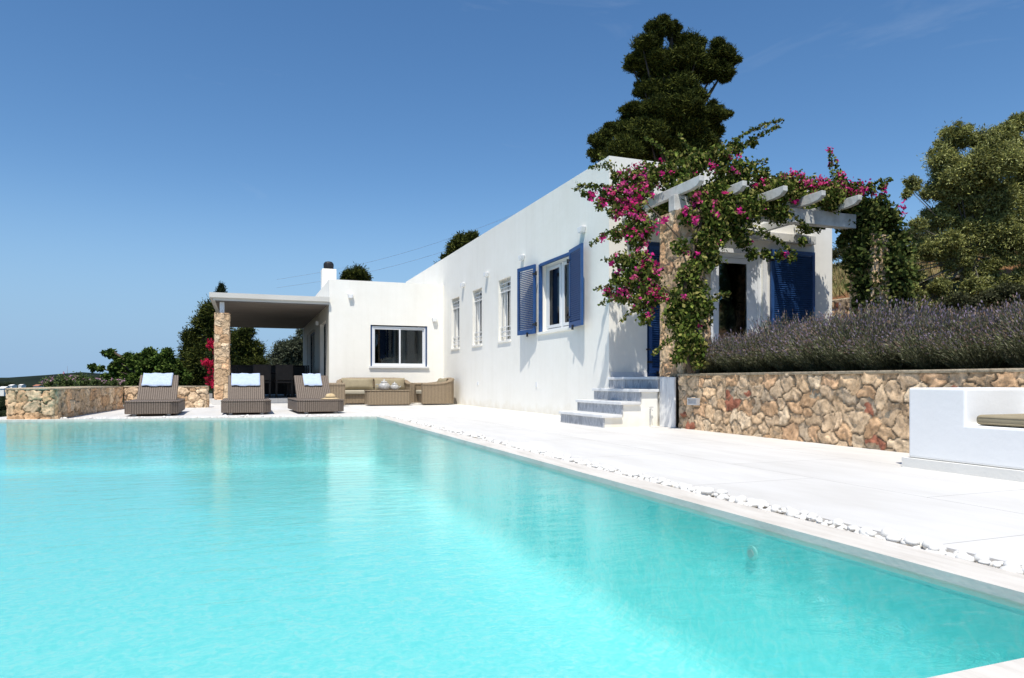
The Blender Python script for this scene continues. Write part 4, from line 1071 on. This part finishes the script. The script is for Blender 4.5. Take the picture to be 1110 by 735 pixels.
# flowering plants behind the left wall
for k, (b_, F_, lb) in enumerate(((((54,416,4.5),(49,417,3)), 15.2, 'small pink flowered geranium at the left end behind the low wall'),
        (((69,414,5.5),(76,416,4.5)), 15.8, 'pink geranium, second from the left behind the low wall'),
        (((87,412.5,5.5),(94,415,4.5)), 16.4, 'tallest pink geranium in the middle of the low wall'),
        (((103,415,4.5),(112,416,3.5)), 17.0, 'low green geranium behind the low wall, under the tree branch'),
        (((124,416,3.5),(133,417,3)), 17.6, 'sparse geranium at the corner where the two low walls meet'))):
    b_ = tuple((x, y-.8, r*1.35) for x, y, r in b_)
    rt = tree_px('geranium_plant', lb, 'plant', list(b_), F_, gnd(b_[0][0], F_, .1), [(.07,.10,.03),(.045,.07,.02),(.10,.13,.045)], 9000, .05, .03, 260+k, mat='leaf', trunk_r=.02, core=.5)
    rg_ = np.random.default_rng(k); P=[]
    for (x,y,r) in b_:
        for q in range(2):
            c_ = np.array(at(x+rg_.uniform(-r,r), y-r*rg_.uniform(.2,1.2), F_-.1)-Vector(rt.location)); P.append(c_+rg_.normal(size=(9,3))*.022)
    P = np.vstack(P); c_ = np.array([(.60,.36,.45)])*(.7+.6*rg_.random((len(P),1)))
    v,f_,cc_ = leaves_at(P, .035, .035, c_, rg_); np_mesh('flowers', v, f_, cc_, M['petal'], rt)
# red bougainvillea by the porch column
rb = tree_px('bougainvillea', 'dark red flowering bougainvillea against the left side of the porch column', 'bougainvillea', [(232,372,5),(229,385,5),(224,396,6),(233,398,7),(233,410,7),(229,418,6),(235,385,4)], 19.6, gnd(232,19.6,-.1), [(.04,.06,.02),(.03,.045,.015)], 5000, .05, .035, 281, mat='leaf', trunk_r=.03, core=.4)
rg_ = np.random.default_rng(5); P=[]
for (x,y,r) in [(233,371,3.5),(228,374,3),(236,380,4),(222,391,3),(226,396,4),(234,395,5),(237,403,4),(232,408,6),(234,416,5),(228,413,4),(236,412,4)]:
    for q in range(9):
        c_ = np.array(at(x+rg_.uniform(-r,r), y+rg_.uniform(-r,r), 19.3+rg_.uniform(-.2,.2))-Vector(rb.location)); P.append(c_+rg_.normal(size=(12,3))*.035)
P = np.vstack(P); c_ = np.array([(.50,.02,.07)])*(.6+.8*rg_.random((len(P),1)))
v,f_,cc_ = leaves_at(P, .06, .05, c_, rg_); np_mesh('flowers', v, f_, cc_, M['petal'], rb)

# ---- bougainvillea on the pergola
bg = empty('bougainvillea', (5.7, 7.8, .68)); tag(bg, 'magenta flowering bougainvillea climbing the pergola and its stone pillar', 'bougainvillea')
bgl = Vector(bg.location)
VB = [ # px, py, r, depth, flower amount
 (669,192,6,10.2,.2),(685,195,11,10.0,.5),(675,213,12,9.9,.9),(658,214,7,9.9,.9),(692,212,10,9.8,.7),(688,230,10,9.7,.8),(668,228,8,9.8,.9),(650,222,5,9.9,.9),(640,212,4,9.9,.3),(632,210,3,9.9,.1),
 (682,250,9,9.7,.5),(668,258,5,9.7,.4),(698,248,10,9.6,.5),(690,262,8,9.6,.6),(675,283,9,9.5,.2),(693,285,12,9.4,.35),(685,304,12,9.4,.3),(701,300,13,9.3,.4),(668,302,6,9.5,.2),(675,320,8,9.4,.3),(695,327,11,9.3,.3),(708,318,12,9.2,.3),
 (660,318,5,9.5,.3),(700,345,7,9.2,.1),(734,327,11,9.0,.08),(747,346,12,9.0,.03),(754,314,11,9.1,.03),(757,288,10,9.2,.05),(763,264,12,9.3,.05),(772,244,13,9.4,.05),(786,230,13,9.5,.1),(777,214,13,9.6,.1),(799,232,11,9.6,.05),
 (741,186,12,9.9,.1),(720,190,12,10.0,.1),(702,200,10,10.0,.2),(757,177,12,9.9,.1),(780,171,12,10.0,.05),(803,187,13,10.0,.05),(786,191,13,9.9,.1),(799,161,7,10.2,.05),(815,155,5,10.3,0),(826,190,8,10.2,.2),
 (743,362,11,8.9,.0),(757,374,9,8.8,.0),(741,380,6,8.8,.0),(762,334,11,9.0,.0),(738,268,8,9.1,.1),(744,235,8,9.3,.4),(755,215,9,9.5,.5),(768,228,9,9.4,.2),
 (806,262,7,9.7,.1),(815,275,6,9.7,.05),(830,276,5,9.8,.1),(845,277,5,9.9,.3),(858,280,4,9.9,.1),(800,250,8,9.6,.05),(870,262,4,10,.1),
 (840,200,8,10.3,.5),(852,198,9,10.3,.8),(866,200,9,10.3,.9),(880,203,9,10.4,1),(893,204,8,10.4,1),(905,206,8,10.5,.9),(918,208,9,10.5,.9),(930,205,7,10.5,.8),(860,212,7,10.2,.6),(910,196,6,10.5,.6),(872,214,6,10.3,.7),
 (943,205,5,10.6,.6),(956,202,4,10.6,.7),(826,205,7,10.1,.3),(775,255,13,9.5,0),(790,250,10,9.6,0),(770,280,10,9.3,0),(745,300,12,9.1,0),(733,345,12,9.0,.05),(752,328,12,9.0,0),(745,370,11,8.8,0),(735,388,7,8.8,0),(757,392,7,8.8,0),(700,188,10,10.1,.1),(730,172,8,10.1,0),(838,216,6,10.1,.3),(824,228,6,10,.2)]
bl = [(at(x,y,F_)-bgl, r*F_/FPX*1.18) for x,y,r,F_,fl in VB]
rq = random.Random(8)
for q in range(16): bl.append((Vector((rq.uniform(5.9,7.2), rq.uniform(7.9,8.1), rq.uniform(2.95,3.25)))-bgl, rq.uniform(.09,.16)))
for q in range(70): bl.append((Vector((rq.uniform(5.6,9.3), rq.uniform(7.9,9.5), rq.uniform(3.27,3.42)))-bgl, rq.uniform(.09,.19)))
BGC = [(.08,.115,.020),(.045,.07,.012),(.15,.175,.034),(.025,.042,.008),(.22,.20,.06)]
rgv = np.random.default_rng(77)
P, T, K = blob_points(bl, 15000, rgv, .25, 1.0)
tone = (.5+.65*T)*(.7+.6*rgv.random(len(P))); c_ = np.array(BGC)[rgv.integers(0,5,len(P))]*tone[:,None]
D = rgv.normal(size=(len(P),3))*.6 + np.array((0,-.2,-.5))
v1,f1_,c1_ = leaves_at(P, .062, .038, c_, rgv, D=D, jit=.3)
# arching shoots with leaves along them
shoots = [((669,195,10),(650,170,10)),((685,205,9.9),(622,212,9.8)),((675,215,9.9),(625,205,9.8)),((690,240,9.6),(640,272,9.5)),((690,255,9.6),(652,258,9.5)),((690,290,9.4),(655,285,9.4)),((688,310,9.3),(645,318,9.4)),((690,325,9.3),(650,333,9.3)),
    ((770,170,10),(848,140,10.4)),((800,165,10.1),(845,143,10.4)),((745,190,9.9),(700,155,10.2)),((757,180,9.9),(735,150,10.2)),((800,240,9.6),(862,283,9.8)),((790,250,9.5),(850,272,9.8)),((905,205,10.4),(899,166,10.5)),((912,205,10.5),(905,175,10.5)),
    ((740,360,8.9),(708,388,8.9)),((760,335,9),(790,322,9.3)),((830,215,10),(880,258,10)),((750,370,8.9),(772,352,9.1)),((700,330,9.2),(672,352,9.2)),((935,205,10.5),(966,198,10.6)),((800,190,10),(832,178,10.2)),((700,300,9.3),(705,350,9.1)),((666,180,10.1),(640,185,10.0))]
stems = MB(); SP=[]; SD=[]
for s0, s1 in shoots:
    a0 = at(*s0)-bgl; a1 = at(*s1)-bgl; ln = (a1-a0).length; k_ = max(6, int(ln/.012))
    sag = .12*ln; pts=[]
    for q in range(k_+1):
        u = q/k_; p_ = a0.lerp(a1, u) + Vector((0,0,sag*math.sin(u*2.2))) ; pts.append(p_)
        for _ in range(2): SP.append(np.array(p_)+rgv.normal(size=3)*.022*(1.2-.5*u)); SD.append(rgv.normal(size=3)*.6+np.array((0,0,-.4)))
    stems.tube(pts[::4]+[pts[-1]], .0035, 4)
SP = np.array(SP); SD = np.array(SD)
v2,f2_,c2_ = leaves_at(SP, .055, .034, np.array(BGC)[rgv.integers(0,5,len(SP))]*(.7+.6*rgv.random((len(SP),1))), rgv, D=SD)
np_mesh('foliage', np.vstack([v1,v2]), np.vstack([f1_,f2_+len(v1)]), np.vstack([c1_,c2_]), M['leaf'], bg)
P=[]; CC=[]
for (c0,r0),(x,y,r,F_,fl) in zip(bl, VB):
    nclus = int(fl*15*(r/9)**1.6+.3)
    for q in range(nclus):
        d = rgv.normal(size=3); d /= np.linalg.norm(d); d[1] = -abs(d[1]); 
        cc_ = np.array(c0)+d*r0*(.75+.45*rgv.random()); k_ = rgv.integers(4,16)
        P.append(cc_+rgv.normal(size=(k_,3))*.024); base = np.array([(.78,.045,.30),(.86,.09,.40),(.66,.03,.20),(.80,.14,.32)])[rgv.integers(0,4)]
        CC.append(np.tile(base, (k_,1))*(.7+.5*rgv.random((k_,1))))
for s1 in ((899,166,10.5),(903,178,10.5),(640,212,9.8),(960,202,10.6),(655,258,9.5),(660,285,9.4),(655,312,9.4),(672,318,9.3),(976,224,11),(980,228,11),(722,238,9.2),(745,228,9.2)):
    for q in range(3): P.append(np.array(at(s1[0]+rgv.uniform(-4,4), s1[1]+rgv.uniform(-4,4), s1[2])-bgl)+rgv.normal(size=(7,3))*.02); CC.append(np.tile((.66,.04,.26),(7,1))*(.7+.5*rgv.random((7,1))))
P = np.vstack(P); CC = np.vstack(CC)
v,f_,cc_ = leaves_at(P, .044, .038, CC, rgv); np_mesh('flowers', v, f_, cc_, M['petal'], bg)
def stem(pts, r0, r1):
    pts = [at(*p)-bgl for p in pts]; n_ = len(pts); stems.tube(pts, [r0+(r1-r0)*q/(n_-1) for q in range(n_)], 6)
stem([(748,404,8.85),(744,380,8.9),(750,345,9.0),(742,310,9.05),(752,275,9.2),(760,240,9.4),(768,215,9.6)], .035, .015)
stem([(752,404,8.9),(758,370,8.95),(748,335,9.0),(760,300,9.1),(772,255,9.4),(790,225,9.6)], .025, .01)
stem([(744,330,9.0),(715,310,9.1),(695,295,9.3),(680,285,9.4)], .015, .006); stem([(752,275,9.2),(720,240,9.5),(695,215,9.8),(672,205,9.9)], .014, .005)
stem([(768,215,9.6),(800,200,10),(840,202,10.2),(890,206,10.4),(930,208,10.5)], .014, .005)
stems.build('stem', M['bark'], bg, smooth=True)

# ---- dark ivy on the right pillar
iv = empty('ivy', (8.6, 7.9, .68)); tag(iv, 'dark green climber smothering the right pergola pillar', 'climbing plant')
IV = [(940,236,13),(925,250,10),(955,245,13),(935,262,14),(955,270,15),(972,262,10),(930,282,12),(948,292,15),(966,290,13),(938,308,13),(956,314,14),(972,312,12),(940,330,12),(958,334,12),(974,332,10),(915,244,7),(968,240,8),(946,222,8),(984,322,8),(912,262,5),(962,262,13),(968,285,12),(975,298,12),(982,275,8),(960,230,9)]
lb = [(at(x,y,10.9+(k%3-1)*.15)-Vector(iv.location), r*10.9/FPX*1.3) for k,(x,y,r) in enumerate(IV)]
crown('foliage', lb, 8000, .075, .05, [(.045,.065,.016),(.030,.048,.012),(.085,.11,.028),(.14,.15,.045)], iv, M['leaf'], 301, shell=.4, core=.6, squash=1)
m = MB(); q0 = -Vector(iv.location)
m.tube([at(950,402,10.9)+q0, at(945,360,10.9)+q0, at(952,320,10.9)+q0, at(944,260,10.9)+q0], [.05,.045,.035,.02], 6); m.build('stem', M['bark'], iv, smooth=True)

# ---- lavender
def lavender_mesh(seed):
    rg = np.random.default_rng(seed)
    n_ = 1500; az = rg.random(n_)*2*np.pi; tl = rg.random(n_)**.6*1.0
    base = np.stack([np.cos(az)*.16*rg.random(n_), np.sin(az)*.22*rg.random(n_), np.zeros(n_)], 1)
    d = np.stack([np.cos(az)*np.sin(tl), np.sin(az)*np.sin(tl), np.cos(tl)], 1)
    ln = (.50+.20*rg.random(n_))*(1-.12*tl)
    tip = base + d*ln[:,None]; 
    s_ = np.cross(d, rg.normal(size=(n_,3))); s_ /= np.linalg.norm(s_,axis=1)[:,None]
    w_ = .0022
    V=[np.stack([base-s_*w_, base+s_*w_, tip+s_*w_*.7, tip-s_*w_*.7],1).reshape(-1,3)]; F=[np.arange(4*n_).reshape(-1,4)]; C=[np.repeat(np.array([(.085,.095,.055)])*(.7+.6*rg.random((n_,1))),4,0)]
    off = 4*n_
    # leaves, denser low down
    m_ = 10500; k = rg.integers(0,n_,m_); u = .12+rg.random(m_)**.8*.78
    P = base[k]+d[k]*(ln[k]*u)[:,None]+rg.normal(size=(m_,3))*.010
    lv = np.array([(.24,.25,.13),(.31,.31,.19),(.17,.18,.085),(.33,.30,.20)])[rg.integers(0,4,m_)]*(.35+.85*u)[:,None]  # leaf colour darkens toward the base, painted shadow
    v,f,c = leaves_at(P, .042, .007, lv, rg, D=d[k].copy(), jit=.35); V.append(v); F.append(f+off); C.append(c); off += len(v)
    # flower spikes: three whorls each
    for q in (0, .03, .055):
        P = tip - d*q; cl = np.array([(.26,.20,.28),(.30,.245,.31),(.27,.17,.13),(.32,.23,.18)])[rg.integers(0,4,n_)]*(.7+.5*rg.random((n_,1)))
        sel = rg.random(n_) < .52
        v,f,c = leaves_at(P[sel], .030, .0125, cl[sel], rg, D=d[sel].copy(), jit=.2); V.append(v); F.append(f+off); C.append(c); off += len(v)
    o = np_mesh('foliage', np.vstack(V), np.vstack(F), np.vstack(C), M['leaf'])
    me = o.data; bpy.data.objects.remove(o); return me
LM = [lavender_mesh(s_) for s_ in (1,2,3,4)]
def woody(seed):
    m = MB(); rr = random.Random(seed)
    for q in range(9):
        a_ = q/9*6.28; m.tube([(0,0,-.03),(.10*math.cos(a_),.13*math.sin(a_),.14),(.20*math.cos(a_),.26*math.sin(a_),.27)], [.014,.009,.004], 5)
    return m
lrow = []
k = 0
for row, (xx, y0_, st_) in enumerate(((5.88,7.62,.44),(6.50,7.05,.50),(7.15,6.9,.55),(7.85,6.7,.6))):
    y = y0_
    while y > -.5 and not (row > 1 and y < 1.5):
        rr = random.Random(k*7+1)
        b_ = empty('lavender_bush', (xx+(rr.random()-.5)*.14, y, .67)); b_.rotation_euler = (0,0,rr.random()*6.28)
        s_ = .83+rr.random()*.20 + (-.10 if k == 0 else 0) + (.10 if row else 0) + row*.03; b_.scale = (s_*(1.0 if k else .9), s_, s_*(.9+rr.random()*.2))
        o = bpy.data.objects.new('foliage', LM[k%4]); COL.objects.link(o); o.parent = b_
        woody(k).build('stem', M['bark'], b_)
        if k == 0: tag(b_, 'rounded lavender bush at the pillar end of the stone wall', 'lavender', None)
        elif row == 0: tag(b_, 'purple lavender bush in the front row along the top of the stone wall', 'lavender', 'lavender bushes in the front row')
        else: tag(b_, 'purple lavender bush deeper in the bed behind the front row', 'lavender', 'lavender bushes behind the front row')
        k += 1; y -= st_*(.9+.2*rr.random())

# rocks on the slope
rr = random.Random(9)
for k in range(16):
    px = 985+k*9+rr.random()*6; F_ = 13.2+rr.random()*2.0; g_ = gnd(px, F_)
    bm = bmesh.new(); bmesh.ops.create_icosphere(bm, subdivisions=2, radius=1)
    for v in bm.verts: v.co *= 1+.25*math.sin(v.co.x*3+k)*math.cos(v.co.y*4+k*2)+.1*math.sin(v.co.z*7+k)
    me = bpy.data.meshes.new('rock'); bm.to_mesh(me); bm.free(); me.materials.append(M['rockm'] if 'rockm' in M else M.setdefault('rockm', noisy('slope_rock', (.28,.22,.16), (.45,.38,.30), 6, .9, .7, 20, .1, dist=.03)))
    o = bpy.data.objects.new('rock', me); COL.objects.link(o); o.location = (g_[0], g_[1], g_[2]+.03); r_ = .10+.14*rr.random(); o.scale = (r_*1.3, r_, r_*.7); o.rotation_euler = (0,0,rr.random()*6)
    tag(o, 'rough tan rock lying on the slope under the olive tree', 'rock', 'rocks under the olive tree')

# dry grass tufts on the hillside: one mass
rg_ = np.random.default_rng(21); n_ = 16000
gx = rg_.uniform(11.7,26,n_); gy = rg_.uniform(6,28,n_); gz = terr(gx[:,None], gy[:,None])[:,0]
P = np.stack([gx,gy,gz+.08],1); c_ = np.array([(.30,.23,.10),(.20,.18,.07),(.12,.13,.045),(.36,.27,.14)])[rg_.integers(0,4,n_)]
v,f_,cc_ = leaves_at(P, .28, .03, c_, rg_, D=np.tile((0,0,1.),(n_,1)), jit=.35)
tag(np_mesh('dry_grass', v, f_, cc_, M['leaf']), 'dry yellow grass covering the hillside', 'grass', kind='stuff')

# woodland on the falling slope at the left, and village houses far off
n_ = 0; rr = random.Random(44); P=[]
bl = []
for k in range(420):
    F_ = 60+rr.random()**1.5*600; px = -60+rr.random()*230
    p_ = at(px, 413, F_); z_ = float(terr(np.array([[p_.x]]), np.array([[p_.y]]))[0,0]); r_ = 1.1+rr.random()*1.6+F_*.006
    bl.append((Vector((p_.x,p_.y,z_+r_*.6)), r_))
bl = [(c,r) for c,r in bl if c.z+r < CH+.2]
w_ = crown('woodland', bl, 130, .7, .45, [(.020,.032,.013),(.032,.042,.018),(.045,.052,.026)], None, M['leaf'], 401, core=.85, squash=.8)
tag(w_, 'dark wooded valley below the terrace at the far left', 'woodland', kind='stuff')
for k, (px, py, F_, s_, lb) in enumerate(((42,418.5,330,1.0,'tiny white house with a red roof in the valley, just above the left wall'),(5,421.5,300,1.1,'tiny pale house in the valley at the left edge of the view'),(14,417.8,420,.9,'tiny white house right of the one at the left edge of the valley'),(24,417.5,460,.9,'tiny pale house midway along the valley beyond the low wall'))):
    p_ = at(px, py, F_); h_ = empty('village_house', (p_.x, p_.y, p_.z-1.5), TH*-1); tag(h_, lb, 'house')
    a_ = 1.15*s_
    m = MB(); m.box(-a_,a_,-2.2,2.2,-1.5,1.5*s_); m.build('wall', M['plaster'], h_)
    m = MB(); m.extr([(-2.5,1.51*s_),(2.5,1.51*s_),(0,2.3*s_)], 'x', -a_-.2, a_+.2); m.build('roof', M['red_roof'] if k == 0 else M['base_grey'], h_)
p_ = at(73, 404, 1000)
mst = empty('radio_mast', (p_.x,p_.y,p_.z-2)); tag(mst, 'thin radio mast standing on the distant ridge', 'mast')
m = MB(); m.tube([(0,0,0),(0,0,11.5)], [.55,.2], 4)
m.build('mast_pole', M['cable'], mst)
# two thin overhead cables
for k, (a_, b_, lb) in enumerate(((((300,303,60),(610,212,45)), 0, 'upper thin overhead cable crossing the sky behind the chimney'),(((300,312,60),(610,226,45)), 0, 'lower thin overhead cable crossing the sky behind the chimney'))):
    A_ = at(*a_[0]); B_ = at(*a_[1]); m = MB()
    m.tube([A_.lerp(B_, q/16)-Vector((0,0,math.sin(math.pi*q/16)*.8))-A_ for q in range(17)], .010, 4)
    o = m.build('cable', M['cable']); o.location = A_; tag(o, lb, 'cable')

# ================================================================ LIGHT, SKY, CAMERA
trav = Vector((1.0, 1.7, -4.1)).normalized(); sd = -trav
el = math.asin(sd.z); az = math.atan2(sd.x, sd.y)
sun = bpy.data.lights.new('sun', 'SUN'); sun.energy = 5.0; sun.angle = R(.5); sun.color = (1.0,.955,.87)
so = bpy.data.objects.new('sun', sun); COL.objects.link(so); so.rotation_euler = trav.to_track_quat('-Z','Y').to_euler(); so.location = (0,0,20)
w = bpy.data.worlds.new('World'); sc.world = w; w.use_nodes = True
nt = w.node_tree; nt.nodes.clear(); N = nt.nodes; L = nt.links
sky = N.new('ShaderNodeTexSky'); sky.sky_type = 'NISHITA'; sky.sun_disc = False; sky.sun_elevation = el; sky.sun_rotation = az
sky.air_density = 1.0; sky.dust_density = .35; sky.ozone_density = 3.0; sky.altitude = 100
bgn = N.new('ShaderNodeBackground'); bgn.inputs[1].default_value = .138
out = N.new('ShaderNodeOutputWorld')
tc = N.new('ShaderNodeTexCoord')
mp = N.new('ShaderNodeMapping'); mp.inputs['Scale'].default_value = (2.2,2.2,9); mp.inputs['Location'].default_value = (3.1,1.2,.4); L.new(tc.outputs['Generated'], mp.inputs[0])
cn_ = nd(nt, 'ShaderNodeTexNoise', i_Scale=1.6, i_Detail=7.0, i_Roughness=.6, i_Distortion=.8); L.new(mp.outputs[0], cn_.inputs['Vector'])
cr_ = ramp(nt, [(.60,(0,0,0)),(.85,(.12,.12,.12))], cn_.outputs['Fac'])
mx = nd(nt, 'ShaderNodeMix', data_type='RGBA'); L.new(cr_.outputs[0], mx.inputs[0]); L.new(sky.outputs[0], mx.inputs[6]); mx.inputs[7].default_value = (5.5,6.0,6.6,1)
hs = N.new('ShaderNodeHueSaturation'); hs.inputs['Saturation'].default_value = 1.2; L.new(mx.outputs[2], hs.inputs['Color'])
sp = N.new('ShaderNodeSeparateXYZ'); L.new(tc.outputs['Generated'], sp.inputs[0])
hz_ = N.new('ShaderNodeMapRange'); hz_.inputs['From Min'].default_value = -.02; hz_.inputs['From Max'].default_value = .30; hz_.inputs['To Min'].default_value = .92; hz_.inputs['To Max'].default_value = 0; hz_.interpolation_type = 'SMOOTHERSTEP'
L.new(sp.outputs[2], hz_.inputs['Value'])
mh = nd(nt, 'ShaderNodeMix', data_type='RGBA'); L.new(hz_.outputs[0], mh.inputs[0]); L.new(hs.outputs[0], mh.inputs[6]); mh.inputs[7].default_value = (2.0,3.4,5.3,1)
L.new(mh.outputs[2], bgn.inputs[0]); L.new(bgn.outputs[0], out.inputs[0])
cam = bpy.data.cameras.new('camera'); co = bpy.data.objects.new('camera', cam); COL.objects.link(co); sc.camera = co
co.location = (0,0,CH); co.rotation_euler = (R(90), 0, -TH)
cam.sensor_width = 36; cam.lens = FPX/1110*36; cam.shift_y = 45.5/1110; cam.clip_end = 100000; cam.clip_start = .05
sc.view_settings.view_transform = 'Standard'; sc.view_settings.look = 'None'; sc.view_settings.exposure = 0
sc.cycles.max_bounces = 10; sc.cycles.transparent_max_bounces = 12; sc.cycles.use_denoising = True
sc.cycles.caustics_refractive = False; sc.cycles.caustics_reflective = False
